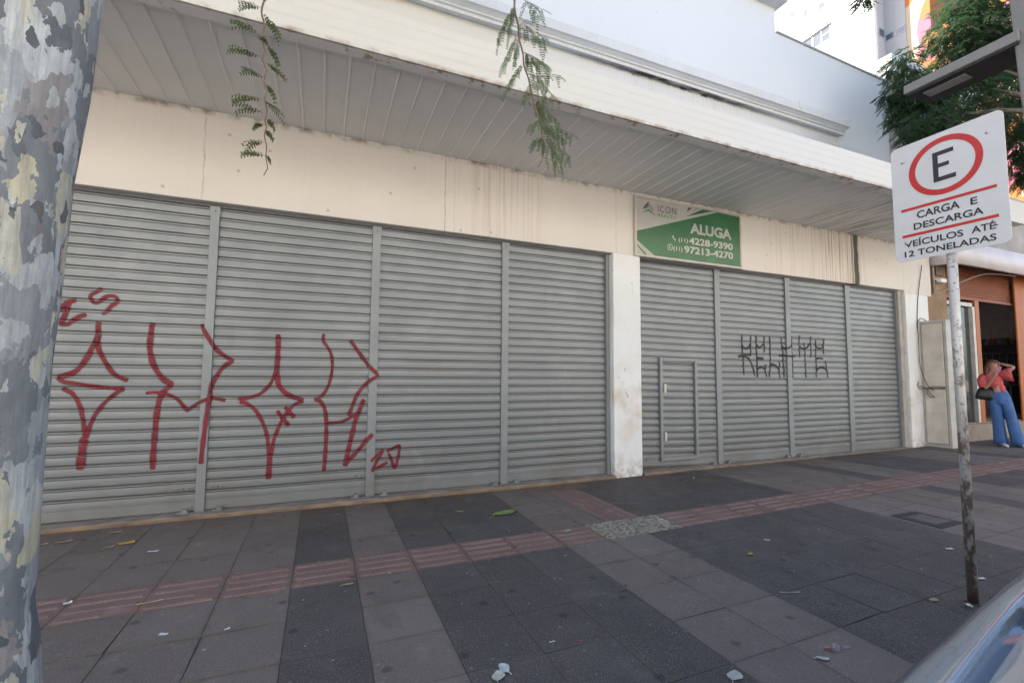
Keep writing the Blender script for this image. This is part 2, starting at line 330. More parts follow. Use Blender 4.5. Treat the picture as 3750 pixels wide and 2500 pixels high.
def leaf_mat(name, a, b):
    m = Mat(name, a, .55); m.set('Base Color', m.ramp(m.noise(9, 3), [(.3, a), (.7, b)]))
    m.set('Transmission Weight', 0.0); m.set('Subsurface Weight', 0.0)
    tr = m.n('ShaderNodeBsdfTranslucent'); m.put(tr.inputs[0], tuple(min(1, q * 1.6) for q in b)); mx = m.n('ShaderNodeMixShader'); mx.inputs[0].default_value = .3
    m.nt.links.new(m.b.outputs[0], mx.inputs[1]); m.nt.links.new(tr.outputs[0], mx.inputs[2]); m.nt.links.new(mx.outputs[0], m.nt.nodes['Material Output'].inputs[0]); return m.m
def spray(name, col):
    m = Mat(name, col, .6); e = m.attr('edge')
    a = m.math('MULTIPLY', m.ramp(e, [(.02, 0), (.5, .9), (1, .96)]), m.ramp(m.noise(60, 3), [(.2, .85), (.5, 1)]))
    m.set('Alpha', a); m.set('Base Color', m.ramp(m.noise(7, 4), [(.3, tuple(q * .7 for q in col)), (.7, tuple(q * 1.25 for q in col))])); return m.m
def rusty_pole():
    m = Mat('galvanised_pole', (.5, .5, .49), .5, .2); X, Y, Z = m.sep()
    c = m.mix(m.ramp(m.noise(5, 5), [(.3, 0), (.7, .8)]), (.52, .505, .48), (.38, .365, .34))
    rust = m.math('ADD', m.noise(16, 6, .7, co=m.map((1, 1, .45))), m.mr(Z, .3, 2.0, .15, -.06))
    c = m.mix(m.ramp(rust, [(.53, 0), (.62, .93)]), c, (.11, .075, .055))
    c = m.mix(m.math('MULTIPLY', m.ramp(m.noise(30, 3, co=m.map((1, 1, 3))), [(.62, 0), (.68, 1)]), .8), c, (.07, .05, .04))
    c = m.mix(m.mr(Z, .05, .1, .9, 0), c, (.05, .035, .03))
    m.set('Base Color', c); m.set('Metallic', m.ramp(rust, [(.5, .25), (.6, 0)])); m.set('Roughness', m.ramp(rust, [(.5, .42), (.64, .85)])); m.bump(m.noise(40, 4), .2, .002); return m.m
def asphalt():
    m = Mat('asphalt', (.06, .06, .06), .9)
    m.set('Base Color', m.ramp(m.noise(1, 6), [(.3, (.045, .045, .047)), (.7, (.085, .083, .08))])); m.bump(m.noise(90, 3), .5, .006); return m.m
def mural():
    m = Mat('mural_paint', (.9, .4, .1), .8)
    w = m.noise(.45, 3, .5, 1.2); d = m.noise(.30, 2, .4, .8, co=m.map((1, 1, .8), (7, 3, 2)))
    c = m.mix(m.ramp(w, [(.485, 0), (.495, 1)]), (.36, .115, .022), (.36, .10, .15))
    c = m.mix(m.ramp(d, [(.565, 0), (.575, 1)]), c, (.36, .30, .22))
    c = m.mix(m.ramp(m.noise(.6, 3, .5, 1, co=m.map((1, 1, 1), (1, 9, 4))), [(.72, 0), (.73, 1)]), c, (.05, .05, .08))
    m.set('Base Color', c); return m.m
def car_paint():
    m = Mat('silver_blue_car_paint', (.27, .34, .43), .18, .5); m.set('Coat Weight', 1.0); m.set('Coat Roughness', .04)
    m.set('Base Color', m.ramp(m.noise(900, 2), [(.4, (.25, .32, .41)), (.65, (.31, .38, .47))])); return m.m
def glass(name, col=(.03, .04, .045), alpha=None):
    m = Mat(name, col, .05, 0, .8); m.set('Coat Weight', .5)
    if alpha is not None: m.set('Alpha', alpha)
    return m.m
M = dict(wall=wall_paint(), stucco=stucco(), pillar=pillar_paint(), fascia=fascia_paint(), band=band_wall(), mould=moulding_paint(),
         soffit=soffit_mat('soffit_panel', (.78, .78, .78)), trim=soffit_mat('soffit_trim', (.84, .83, .82)), shutter=shutter_mat('grey_shutter_paint', (.214, .232, .243)),
         guide=shutter_mat('grey_rail_paint', (.228, .247, .258), .45), dark=simple('dark_void', (.03, .03, .03), .9), coping=simple('coping_metal', (.33, .33, .34), .5, .3),
         sill=simple('stained_threshold', (.20, .135, .085), .85, 0, .35, 5, .4), sill_top=simple('worn_concrete', (.23, .20, .17), .85, 0, .3, 7, .3),
         bark=bark(), twig=simple('twig_bark', (.17, .11, .07), .7, 0, .3, 40), leaf=leaf_mat('pinnate_leaf', (.035, .075, .025), (.085, .155, .045)),
         crown=leaf_mat('dark_foliage', (.016, .036, .018), (.045, .085, .035)), red_spray=spray('red_spray_paint', (.185, .008, .018)), black_spray=spray('black_spray_paint', (.022, .022, .026)),
         sign_white=simple('sign_white', (.60, .605, .61), .35, 0, .03, 8), sign_red=simple('sign_red', (.50, .020, .018), .4, 0, .08, 12), sign_black=simple('sign_black', (.018, .018, .024), .45, 0, .15, 15),
         steel=simple('bolt_steel', (.45, .45, .44), .35, .8), pole=rusty_pole(), asphalt=asphalt(), mural=mural(), car=car_paint(), glass=glass('dark_car_glass'),
         black=simple('black_plastic', (.02, .02, .022), .5), rubber=simple('tyre_rubber', (.025, .025, .025), .85), white_plaster=simple('white_plaster', (.78, .78, .77), .8, 0, .06, 2, .1))

# ================================================================== GROUND
def gz(x, y=-1.5):
    t = max(0.0, x - 1.6); return .0145 * t * t / (t + 1.2) * (.4 + .6 * min(1, max(0, -y / 1.5)))
g = MB(); g.quad((-250, -250, -.19), (250, -250, -.19), (250, 250, -.19), (-250, 250, -.19))
structure(g.build('ground', simple('dry_earth', (.30, .25, .19), .9, 0, .25, .5)))
rd = MB()
rd.quad((-60, -13.5, -.13), (60, -13.5, -.13), (60, -4.2, -.13), (-60, -4.2, -.13))
structure(rd.build('road', M['asphalt']))
kb = MB()
for i in range(-14, 30):
    a, b = i * 1.0 + .006, i * 1.0 + .994
    za, zb = gz(a), gz(b)
    kb.add([(a, -4.2, -.19), (b, -4.2, -.19), (b, -4.2, zb), (a, -4.2, za), (a, -4.055, za), (b, -4.055, zb)], [(0, 1, 2, 3), (3, 2, 5, 4)])
structure(kb.build('kerb', simple('kerb_granite', (.24, .235, .23), .85, 0, .25, 9, .3)))
def alert_mat():
    m = Mat('speckled_alert_paving', (.35, .32, .23), .85)
    c = m.mix(m.ramp(m.noise(2.5, 4), [(.3, 0), (.7, 1)]), (.36, .335, .27), (.25, .235, .19))
    c = m.mix(m.ramp(m.noise(34, 3, .65), [(.47, 0), (.56, .9)]), c, (.10, .09, .075)); c = m.mix(m.ramp(m.noise(60, 2), [(.62, 0), (.7, .6)]), c, (.55, .52, .42))
    m.set('Base Color', c); m.bump(m.noise(40, 3), .6, .006); return m.m
TILES = [tile_mat('dark_paving', (.071, .064, .062), (.091, .082, .079), (.26, .24, .22)), tile_mat('light_paving', (.150, .126, .112), (.182, .155, .138), (.30, .265, .235)),
         tile_mat('red_tactile_paving', (.178, .110, .097), (.222, .146, .130), (.31, .22, .20)), alert_mat(), tile_mat('earth_stained_paving', (.15, .112, .088), (.19, .145, .115), (.26, .21, .17)), simple('paving_joint', (.095, .08, .068), .95, 0, .4, 12, .4),
         tile_mat('worn_red_ribs', (.180, .111, .099), (.262, .182, .165), (.36, .27, .25))]
rng = random.Random(3)
JX = [round(-.132 + .4 * k, 3) for k in range(-30, 14)] + [5.47, 5.87, 6.22, 6.58, 6.91, 7.28, 7.65, 8.1, 8.55, 9.02, 9.42, 9.82, 10.2, 10.6, 11, 11.4] + [11.8 + .4 * i for i in range(30)]
YU = [-.04, -.3, -.7, -1.1, -1.5]; YL = [-1.9, -2.3, -2.7, -3.1, -3.5, -3.9, -4.05]
def kind_lower(x):
    for a, b in ((-.132, .268), (.668, 1.868), (2.668, 5.07), (6.58, 6.91), (7.65, 9.02), (9.82, 10.6), (11.8, 13.4), (14.6, 15)):
        if a < x < b: return 0
    return 1
def kind_upper(x, y):
    if 2.5 < x < 3.05 and y > -.5 or 2.2 < x < 2.5 and y > -.5: return 4
    for a, b in ((-.132, .268), (.668, 1.868), (2.668, 5.07), (6.58, 6.91), (7.65, 9.02), (10.2, 10.6), (11.8, 13.0)):
        if a < x < b: return 0
    return 1
pv = MB(); tones = []
def P3(x, y, dz=0): return (x, y, gz(x, y) + dz)
def tile(x0, x1, y0, y1, mi, dz=0.0, gap=.0016):
    a, b, c, d = x0 + gap, x1 - gap, y1 + gap, y0 - gap         # y1 is the lower edge
    h = [dz + rng.uniform(-.0022, .0022) for _ in range(4)]; e = .035; k0 = len(pv.v)
    q = [(a, c), (b, c), (b, d), (a, d)]
    if rng.random() < .10:                                      # a chipped corner
        k = rng.randrange(4); q[k] = (q[k][0] + (.016 if k in (0, 3) else -.016) * rng.random(), q[k][1] + (.016 if k < 2 else -.016) * rng.random())
    ei = min(e, (b - a) * .3, (d - c) * .3)
    inn = [(a + ei, c + ei), (b - ei, c + ei), (b - ei, d - ei), (a + ei, d - ei)]
    pv.add([P3(x, y, t) for (x, y), t in zip(q, h)] + [P3(x, y, -.02) for x, y in q] + [P3(x, y, t) for (x, y), t in zip(inn, h)],
           [(8, 9, 10, 11), (0, 1, 9, 8), (1, 2, 10, 9), (2, 3, 11, 10), (3, 0, 8, 11), (0, 4, 5, 1), (1, 5, 6, 2), (2, 6, 7, 3), (3, 7, 4, 0)], mi)
    tones.extend([rng.random()] * 9); rims.extend(range(k0, k0 + 8))
rims = []
def bars(x0, x1, y0, y1, mi, along='x'):
    for k in range(4):
        w = .052; t = .0055
        if along == 'x':
            c = y1 + (y0 - y1) * (k + .5) / 4; a, b = x0 + .022, x1 - .022
            if rng.random() < .15: b -= rng.uniform(.03, .2)
            pv.add([P3(a, c - w / 2, 0), P3(b, c - w / 2, 0), P3(b, c + w / 2, 0), P3(a, c + w / 2, 0), P3(a + .012, c - w / 4, t), P3(b - .012, c - w / 4, t), P3(b - .012, c + w / 4, t), P3(a + .012, c + w / 4, t)],
                   [(4, 5, 6, 7), (0, 1, 5, 4), (1, 2, 6, 5), (2, 3, 7, 6), (3, 0, 4, 7)], mi)
        else:
            c = x0 + (x1 - x0) * (k + .5) / 4; a, b = y1 + .022, y0 - .022
            pv.add([P3(c - w / 2, a, 0), P3(c + w / 2, a, 0), P3(c + w / 2, b, 0), P3(c - w / 2, b, 0), P3(c - w / 4, a + .012, t), P3(c + w / 4, a + .012, t), P3(c + w / 4, b - .012, t), P3(c - w / 4, b - .012, t)],
                   [(4, 5, 6, 7), (0, 1, 5, 4), (1, 2, 6, 5), (2, 3, 7, 6), (3, 0, 4, 7)], mi)
        tones.extend([rng.random()] * 5)
for x0, x1 in zip(JX[:-1], JX[1:]):
    xc = (x0 + x1) / 2
    for y0, y1 in zip(YU[:-1], YU[1:]):
        if 2.2 < xc < 3.06 and y1 < -.45:               # red branch leading to the door, half a tile out of step
            continue
        tile(x0, x1, y0, y1, kind_upper(xc, (y0 + y1) / 2))
    mi = 3 if 2.26 < xc < 3.07 else 2
    tile(x0, x1, -1.5, -1.9, mi)
    if mi == 2: bars(x0, x1, -1.5, -1.9, 6)
    for y0, y1 in zip(YL[:-1], YL[1:]):
        if 5.14 < xc < 5.55 and False: continue
        tile(x0, x1, y0, y1, kind_lower(xc))
for y0, y1 in zip(YU[1:-1], YU[2:]):
    tile(2.268, 2.49, y0, y1, 1); tile(2.90, 3.068, y0, y1, 0)
    if y1 < -.75: tile(2.49, 2.90, y0, y1, 2); bars(2.49, 2.90, y0, y1, 6, 'y')
    else: tile(2.49, 2.90, y0, y1, 2)
for i in range(2):                                       # raised domes of the alert tiles, worn nearly flat
    for a in range(7):
        for b in range(7):
            cx, cy = 2.268 + .4 * i + .4 * (a + .5) / 7, -1.9 + .4 * (b + .5) / 7
            n = 6; rr = .014 * rng.uniform(.7, 1.1)
            pv.add([P3(cx + rr * math.cos(q * 1.047), cy + rr * math.sin(q * 1.047), .0) for q in range(n)] + [P3(cx, cy, .0045)], [(q, (q + 1) % n, n) for q in range(n)], 3); tones.extend([rng.random()] * n)
jx = [-12 + .5 * i for i in range(70)]
n0 = len(pv.f)
for a, b in zip(jx[:-1], jx[1:]):
    for y0, y1 in ((.12, -.75), (-.75, -1.5), (-1.5, -4.06)):
        pv.quad(P3(a, y1, -.0065), P3(b, y1, -.0065), P3(b, y0, -.0065), P3(a, y0, -.0065), 5); tones.append(.5)
pav = structure(pv.build('pavement', TILES))
at = pav.data.attributes.new('tone', 'FLOAT', 'FACE'); at.data.foreach_set('value', tones)
rv = [0.0] * len(pv.v)
for k in rims: rv[k] = 1.0
at = pav.data.attributes.new('rim', 'FLOAT', 'POINT'); at.data.foreach_set('value', rv)

ob = thing('added_opposite_building', 'unseen cream building across the street, added to bounce sunlight onto the shuttered building', 'building', (0, -19, 0))  # never in view: added to bounce sunlight onto the shaded facade
w = MB(); w.box(-45, 45, -28, -19, -.2, 11.5); w.build('wall', simple('opposite_cream', (.62, .59, .53), .8, 0, .1, .4), ob)
for i in range(-9, 10):
    q = MB(); q.box(i * 4.6 - 1.3, i * 4.6 + 1.3, -18.99, -18.93, 5.2, 7.0); q.build('window', simple('opposite_window', (.12, .14, .16), .2), ob)
    q = MB(); q.box(i * 4.6 - 1.9, i * 4.6 + 1.9, -18.99, -18.93, .1, 3.2); q.build('shop_door', simple('opposite_door', (.35, .33, .31), .5), ob)
fp = MB(); fp.quad((-60, -19, -.02), (60, -19, -.02), (60, -13.5, -.02), (-60, -13.5, -.02)); fp.quad((-60, -13.5, -.02), (60, -13.5, -.02), (60, -13.5, -.19), (-60, -13.5, -.19)); structure(fp.build('far_pavement', simple('far_paving', (.42, .40, .375), .85)))

# ================================================================== THE SHUTTERED SHOP BUILDING
shop = thing('shop_building', 'long white shop building with grey roller shutters, overhanging canopy and red graffiti', 'shop building', (3.0, 0, 0))
body = MB(); body.box(-12, 10.85, .36, 9, -.1, 7.1); body.box(-12, -4.7, .0, .36, -.1, 3.97); body.box(-12, 6.9, .36, 9, 7.1, 8.6)
body.build('wall', M['stucco'], shop)
beam = MB(); beam.box(-4.7, 10.4, 0, .30, 3.05, 3.985); beam.box(10.4, 11.32, 0.001, .30, 2.99, 3.985)
bevel(beam.build('lintel_beam', M['stucco'], shop), .012)
for x0, x1, y1, top in ((3.655, 4.115, .34, 3.05), (10.4, 11.16, .34, 2.99), (-4.7, -4.2, .34, 3.05)):
    p = MB(); n = 14
    for k in range(n):                                   # hand-plastered, slightly wavy faces
        pass
    rings = []
    rp = random.Random(int(x0 * 10))
    for k in range(n + 1):
        z = -.03 + (top + .03) * k / n; w = [rp.uniform(-.004, .004) for _ in range(4)]
        rings.append([(x0 + w[0], -.012 + w[2] * .6, z), (x1 + w[1], -.012 + w[3] * .6, z), (x1 + w[1], y1, z), (x0 + w[0], y1, z)])
    p.loft(rings); pl = bevel(p.build('pillar', M['pillar'], shop), .018, 3, 50)
th = {0: MB(), 1: MB()}
for i in range(60):
    a, b = -4.2 + .25 * i, -4.2 + .25 * (i + 1)
    if b > 10.41: break
    if a >= 3.65 and b <= 4.12: continue
    if a < 3.65 < b: b = 3.655
    if a < 4.115 < b: a = 4.11
    e0, e1 = [-.05 + random.Random(int(q * 40)).uniform(-.007, .007) for q in (a, b)]
    t0, t1 = [.036 + gz(q, 0) * .5 for q in (a, b)]
    th[a > 3.9].add([(a, e0, -.03), (b, e1, -.03), (b, e1 + .006, t1 - .006), (a, e0 + .006, t0 - .006), (b, e1 + .014, t1), (a, e0 + .014, t0), (b, .3, t1), (a, .3, t0)], [(0, 1, 2, 3)], 0)
    th[a > 3.9].add([(a, e0 + .006, t0 - .006), (b, e1 + .006, t1 - .006), (b, e1 + .014, t1), (a, e0 + .014, t0), (b, .3, t1), (a, .3, t0)], [(0, 1, 2, 3), (3, 2, 4, 5)], 1)
for q in th.values(): q.build('threshold', [M['sill'], M['sill_top']], shop)

# roller shutters -------------------------------------------------------------
SLAT = [(0, .1200), (.003, .1178), (.018, .1166), (.034, .1160), (.050, .1166), (.0660, .1178), (.0680, .1200), (.0692, .132), (.0734, .132), (.0752, .1208), (.0862, .1208), (.0880, .133), (.0968, .133), (.1, .1200)]
Z0 = .135
def slat_y(z):
    if z < Z0: return .119
    q = (z - Z0) % .1
    for (a, ya), (b, yb) in zip(SLAT[:-1], SLAT[1:]):
        if a <= q <= b: return ya + (yb - ya) * (q - a) / (b - a)
    return .12
RAILS = [(-4.06, .08), (-2.54, .08), (-1.036, .078), (.535, .09), (2.11, .09), (5.66, .105), (7.24, .105), (8.82, .118)]
BAYS = [(-4.2, -4.06), (-4.06, -2.54), (-2.54, -1.036), (-1.036, .535), (.535, 2.11), (2.11, 3.655), (4.115, 5.66), (5.66, 7.24), (7.24, 8.82), (8.82, 10.4)]
def in_rail(x):
    for c, w in RAILS:
        if abs(x - c) < w / 2: return True
    return False
def skew(bay, x, z): return .052 * (5.66 - x) / 1.5 * max(0, 1 - z / 2.6) if bay == 6 else 0
PH = {}
for bi, (a, b) in enumerate(BAYS):
    rs = random.Random(bi); PH[bi] = [rs.uniform(0, 6) for _ in range(4)]
def dent(bi, x, z):
    a, b = BAYS[bi]; u = (x - a) / (b - a); ph = PH[bi]
    return .0012 * math.sin(3.1 * z + ph[0] + 4 * u) * math.sin(math.pi * u) + .0006 * math.sin(7.3 * z + ph[1]) * math.sin(2 * math.pi * u + ph[2])
def sag(bi, x, z):
    a, b = BAYS[bi]; return skew(bi, x, z) + .0015 * math.sin(5 * (x - a) / (b - a) + PH[bi][3])
def surf(x, z):
    if in_rail(x): return .0885
    for bi, (a, b) in enumerate(BAYS):
        if a <= x < b: return slat_y(z - sag(bi, x, z)) + dent(bi, x, z)
    return .12
shutters = []
for bi, (a, b) in enumerate(BAYS):
    if b - a < .5: continue
    zs = [.042, .05, .1, Z0 - .001]; ys = [.122, .119, .119, .119]
    k = 0
    while Z0 + k * .1 < 3.22:
        for q, y in SLAT[:-1]: zs.append(Z0 + k * .1 + q); ys.append(y)
        k += 1
    xs = [a + .01 + (b - a - .02) * i / 24 for i in range(25)]
    mb = MB(); vs = [(x, y + dent(bi, x, z), z + sag(bi, x, z)) for x in xs for z, y in zip(zs, ys)]
    n = len(zs)
    mb.add(vs, [(i + j * n, i + (j + 1) * n, i + 1 + (j + 1) * n, i + 1 + j * n) for j in range(24) for i in range(n - 1)])
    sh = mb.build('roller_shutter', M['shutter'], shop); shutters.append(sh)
    if bi == 6: sh['label'] = 'grey roller shutter with a small hatch door, its lower edge bent up'
    for lx in (a + .14, b - .14):                        # lock keyhole with two rivets near each lower corner
        lz = .255 + skew(bi, lx, .2)
        for dx in (-.045, .045): lk = MB(); lk.ell((lx + dx, .113, lz), (.012, .008, .012), 8, 5); lk.build('rivet', M['guide'], sh, True)
        lk = MB(); lk.ell((lx, .1155, lz), (.006, .003, .008), 8, 5); lk.build('keyhole', M['dark'], sh, True)
for c, w in RAILS:
    r_ = MB(); r_.box(c - w / 2, c + w / 2, .09, .135, .036, 3.04); r_.box(c - w / 2 - .006, c + w / 2 + .006, .086, .0895, 2.95, 3.03); r_.ell((c + .004, .0885, 2.985), (.009, .005, .012), 8, 5, 1)
    bevel(r_.build('guide_rail', [M['guide'], M['dark']], shop), .004, 1)
jm = MB(); jm.box(10.27, 10.40, .045, .145, .03, 3.05); jm.build('jamb', simple('jamb_grey', (.36, .335, .30), .8, 0, .15, 6, .2), shop)
for a, b in ((3.60, 3.655), (4.115, 4.15), (10.24, 10.27)):
    r_ = MB(); r_.box(a, b, .075, .13, .036, 3.04); r_.build('guide_rail', M['guide'], shop)
q = MB(); q.box(4.13, 5.60, .128, .14, .03, .125); q.build('bottom_bar', M['shutter'], shutters[5])
for x in (-1.16, -.88, .38, .68, 1.98, 2.26, 5.5, 5.8, 7.1, 7.4):   # floor bolts at the foot of the rails
    q = MB(); zt = .038 + gz(x, 0) * .5; q.box(x - .045, x + .045, .05, .112, zt, zt + .012); q.box(x - .012, x + .03, .06, .10, zt + .012, zt + .035); q.tube([(x + .03, .08, zt + .02), (x + .055, .08, zt + .055)], .005, 6)
    q.build('floor_bolt', M['guide'], shop)
# hatch door in the first shutter right of the pillar
hd = MB()
def hat(x0, x1, z0, z1, mi=0): hd.box(x0, x1, .078, .118, z0, z1, mi)
hat(4.515, 4.565, .15, 1.63); hat(5.168, 5.218, .15, 1.63); hat(4.565, 5.168, .15, .205); hat(4.565, 5.168, 1.575, 1.63)
hdo = bevel(hd.build('hatch_door', M['guide'], shutters[5]), .004, 1)
for za, zb in ((1.12, 1.25), (.436, .562)):
    h = MB(); h.box(4.578, 4.615, .066, .113, za, zb); h.tube([(4.578, .068, za), (4.578, .068, zb)], .009, 6); bevel(h.build('hinge', simple('primer_grey', (.5, .48, .44), .6), shutters[5]), .003, 1)

# canopy ------------------------------------------------------------------------
sf = MB(); rs = random.Random(11); x = -12.048
while x < 10.85:
    a, b = x, min(x + .2, 10.85); d0 = d1 = 0.0
    if x > 6.2 and rs.random() < .6: d0 = -rs.uniform(.004, .020)
    if x > 6.2 and rs.random() < .3: d1 = -rs.uniform(.002, .012)
    pr = [(a, 3.972), (a + .005, 3.970 + d0), (a + .012, 3.970 + d0), ((a + b) / 2, 3.9705 + (d0 + d1) / 2), (b - .020, 3.970 + d1), (b - .014, 3.961 + d1), (b - .004, 3.961 + d1), (b, 3.972)]
    sf.add([(q, -1.398, z) for q, z in pr] + [(q, 0, 3.970 + (z - 3.970) * (.35 if d0 or d1 else 1)) for q, z in pr], [(k + 8, k + 9, k + 1, k) for k in range(7)])
    x += .2
sf.box(-12, 10.85, -1.5, -.02, 3.988, 4.02)
sf.build('soffit', M['soffit'], shop)
tr = MB(); tr.box(-12, 10.85, -1.522, -1.41, 3.944, 3.986); bevel(tr.build('soffit_trim', M['trim'], shop), .004, 1)
fa = MB(); fa.extrude_x([(-1.52, 3.945), (-1.545, 3.945), (-1.545, 4.040), (-1.549, 4.066), (-1.549, 4.130), (-1.553, 4.156), (-1.553, 4.215), (-1.557, 4.240), (-1.557, 4.305), (-.08, 4.33), (-.08, 4.03), (-1.52, 4.03)][::-1], -12, 10.87)
fixn(fa.build('fascia', M['fascia'], shop))
# upper wall ----------------------------------------------------------------------
bw = MB(); bw.box(-12, 8.47, -.085, .36, 4.2, 5.70); bw.build('upper_band', M['band'], shop)
uw = MB(); uw.box(-12, 6.91, -.1, .36, 5.70, 8.6); uw.poly_y([(6.91, 5.70), (9.97, 5.70), (9.97, 7.09), (6.91, 7.17)], -.1, .36); uw.box(8.47, 9.97, -.1, .36, 4.2, 5.70); uw.build('upper_wall', M['wall'], shop)
cp = MB(); cp.poly_y([(6.93, 7.168), (9.985, 7.087), (9.985, 7.115), (6.93, 7.196)], -.125, .40); cp.build('coping', M['coping'], shop)
cn = MB(); cn.box(-12, 6.99, -.30, .36, 7.60, 7.72); cn.box(-12, 7.05, -.38, .36, 7.72, 8.0); bevel(cn.build('top_cornice', M['wall'], shop), .015)
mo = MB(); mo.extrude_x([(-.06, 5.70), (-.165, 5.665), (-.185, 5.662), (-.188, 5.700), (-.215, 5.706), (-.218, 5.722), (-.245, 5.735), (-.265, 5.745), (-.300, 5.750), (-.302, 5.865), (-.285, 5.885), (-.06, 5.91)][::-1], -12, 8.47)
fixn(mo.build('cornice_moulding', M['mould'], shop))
ch = MB(); ch.box(7.15, 7.20, -.312, -.298, 5.80, 5.91); ch.build('peeling_flake', M['fascia'], shop)

# graffiti ----------------------------------------------------------------------
RED_STROKES = [([(-1.897, 2.142), (-1.921, 2.114), (-1.969, 2.072), (-1.977, 2.04), (-1.96, 2.009), (-1.935, 1.998), (-1.91, 2.012), (-1.862, 2.061), (-1.812, 2.071), (-1.782, 2.047), (-1.783, 2.014), (-1.827, 1.966), (-1.855, 1.919), (-1.889, 1.895)],
 0.9), ([(-2.202, 1.894), (-2.158, 1.964), (-2.127, 2.0), (-2.074, 2.011)],
 1.1), ([(-2.074, 2.007), (-2.117, 1.992), (-2.144, 1.883), (-2.171, 1.8), (-2.157, 1.788), (-2.119, 1.794), (-2.088, 1.829), (-2.036, 1.87), (-1.991, 1.888)],
 1), ([(-1.908, 1.83), (-1.906, 1.792), (-1.902, 1.686), (-1.928, 1.615), (-1.97, 1.494), (-2.028, 1.386), (-2.088, 1.342), (-2.172, 1.313)],
 1.15), ([(-1.907, 1.685), (-1.891, 1.578), (-1.85, 1.483), (-1.789, 1.376), (-1.73, 1.319), (-1.656, 1.287)],
 1.0), ([(-2.172, 1.313), (-2.113, 1.274), (-2.015, 1.255), (-1.886, 1.23), (-1.745, 1.217), (-1.678, 1.219)],
 0.9), ([(-1.678, 1.213), (-1.732, 1.179), (-1.818, 1.085), (-1.882, 0.973), (-1.915, 0.875), (-1.934, 0.765)],
 0.9), ([(-2.133, 1.219), (-2.089, 1.194), (-2.049, 1.163), (-2.0, 1.069), (-1.975, 0.976), (-1.954, 0.864), (-1.943, 0.765)],
 0.9), ([(-1.939, 0.777), (-1.949, 0.753), (-1.956, 0.655), (-1.96, 0.558), (-1.963, 0.485)],
 1.6), ([(-1.5, 1.84), (-1.509, 1.707), (-1.508, 1.589), (-1.48, 1.458), (-1.432, 1.36), (-1.379, 1.288), (-1.325, 1.255), (-1.364, 1.202), (-1.394, 1.156), (-1.416, 1.058), (-1.425, 0.909), (-1.429, 0.741), (-1.431, 0.561), (-1.428, 0.452)],
 1.2), ([(-1.522, 1.168), (-1.46, 1.176), (-1.395, 1.167), (-1.317, 1.142), (-1.248, 1.088), (-1.201, 1.021), (-1.179, 1.001), (-1.134, 1.04), (-1.079, 1.079), (-1.0, 1.109), (-0.93, 1.104), (-0.864, 1.089)],
 0.8), ([(-1.098, 1.847), (-1.09, 1.806), (-1.039, 1.712), (-0.97, 1.597), (-0.89, 1.53), (-0.83, 1.485), (-0.886, 1.44), (-0.941, 1.357), (-0.989, 1.247), (-1.001, 1.139), (-1.012, 1.004), (-1.026, 0.803), (-1.039, 0.59), (-1.042, 0.484)],
 1.0), ([(-0.426, 1.773), (-0.42, 1.621), (-0.422, 1.445), (-0.415, 1.319), (-0.397, 1.238), (-0.344, 1.169), (-0.262, 1.118), (-0.157, 1.085)],
 1.2), ([(-0.422, 1.445), (-0.441, 1.357), (-0.476, 1.257), (-0.555, 1.164), (-0.662, 1.116), (-0.767, 1.102)],
 0.85), ([(-0.75, 1.075), (-0.68, 1.056), (-0.602, 0.987), (-0.544, 0.888), (-0.508, 0.801), (-0.482, 0.702), (-0.465, 0.567), (-0.456, 0.481)],
 0.9), ([(-0.157, 1.078), (-0.248, 1.036), (-0.302, 0.968), (-0.355, 0.882), (-0.396, 0.772), (-0.425, 0.675), (-0.438, 0.565), (-0.451, 0.481), (-0.456, 0.287)],
 0.9), ([(-0.454, 0.505), (-0.456, 0.396), (-0.458, 0.287)],
 1.3), ([(-0.406, 0.983), (-0.356, 0.907), (-0.285, 0.82)],
 1), ([(-0.336, 1.019), (-0.302, 0.974), (-0.237, 0.901)],
 1), ([(0.015, 1.797), (0.011, 1.718), (0.056, 1.648), (0.095, 1.57), (0.111, 1.452), (0.102, 1.334), (0.076, 1.23), (0.042, 1.159), (-0.016, 1.102), (-0.061, 1.09)],
 0.8), ([(-0.061, 1.092), (-0.003, 1.073), (0.041, 1.011), (0.062, 0.92), (0.072, 0.792), (0.075, 0.638), (0.07, 0.486), (0.063, 0.328)],
 1.0), ([(0.065, 0.837), (0.149, 0.838), (0.235, 0.851), (0.32, 0.894), (0.382, 0.931)],
 0.8), ([(0.282, 1.735), (0.335, 1.663), (0.415, 1.551), (0.495, 1.444), (0.582, 1.353), (0.512, 1.296), (0.437, 1.223), (0.376, 1.136), (0.335, 1.031), (0.295, 0.908)],
 1.0), ([(0.447, 1.089), (0.406, 0.964), (0.365, 0.86), (0.338, 0.716), (0.306, 0.562), (0.268, 0.37)],
 1.2), ([(0.268, 0.37), (0.334, 0.456), (0.419, 0.549), (0.492, 0.644), (0.552, 0.707)],
 1.1), ([(0.535, 0.405), (0.587, 0.454), (0.664, 0.513), (0.627, 0.438), (0.59, 0.375), (0.559, 0.311), (0.642, 0.345), (0.723, 0.386)],
 0.8), ([(0.704, 0.5), (0.769, 0.53), (0.835, 0.56), (0.849, 0.539), (0.832, 0.426), (0.801, 0.314), (0.759, 0.417), (0.724, 0.486)],
 0.8)]
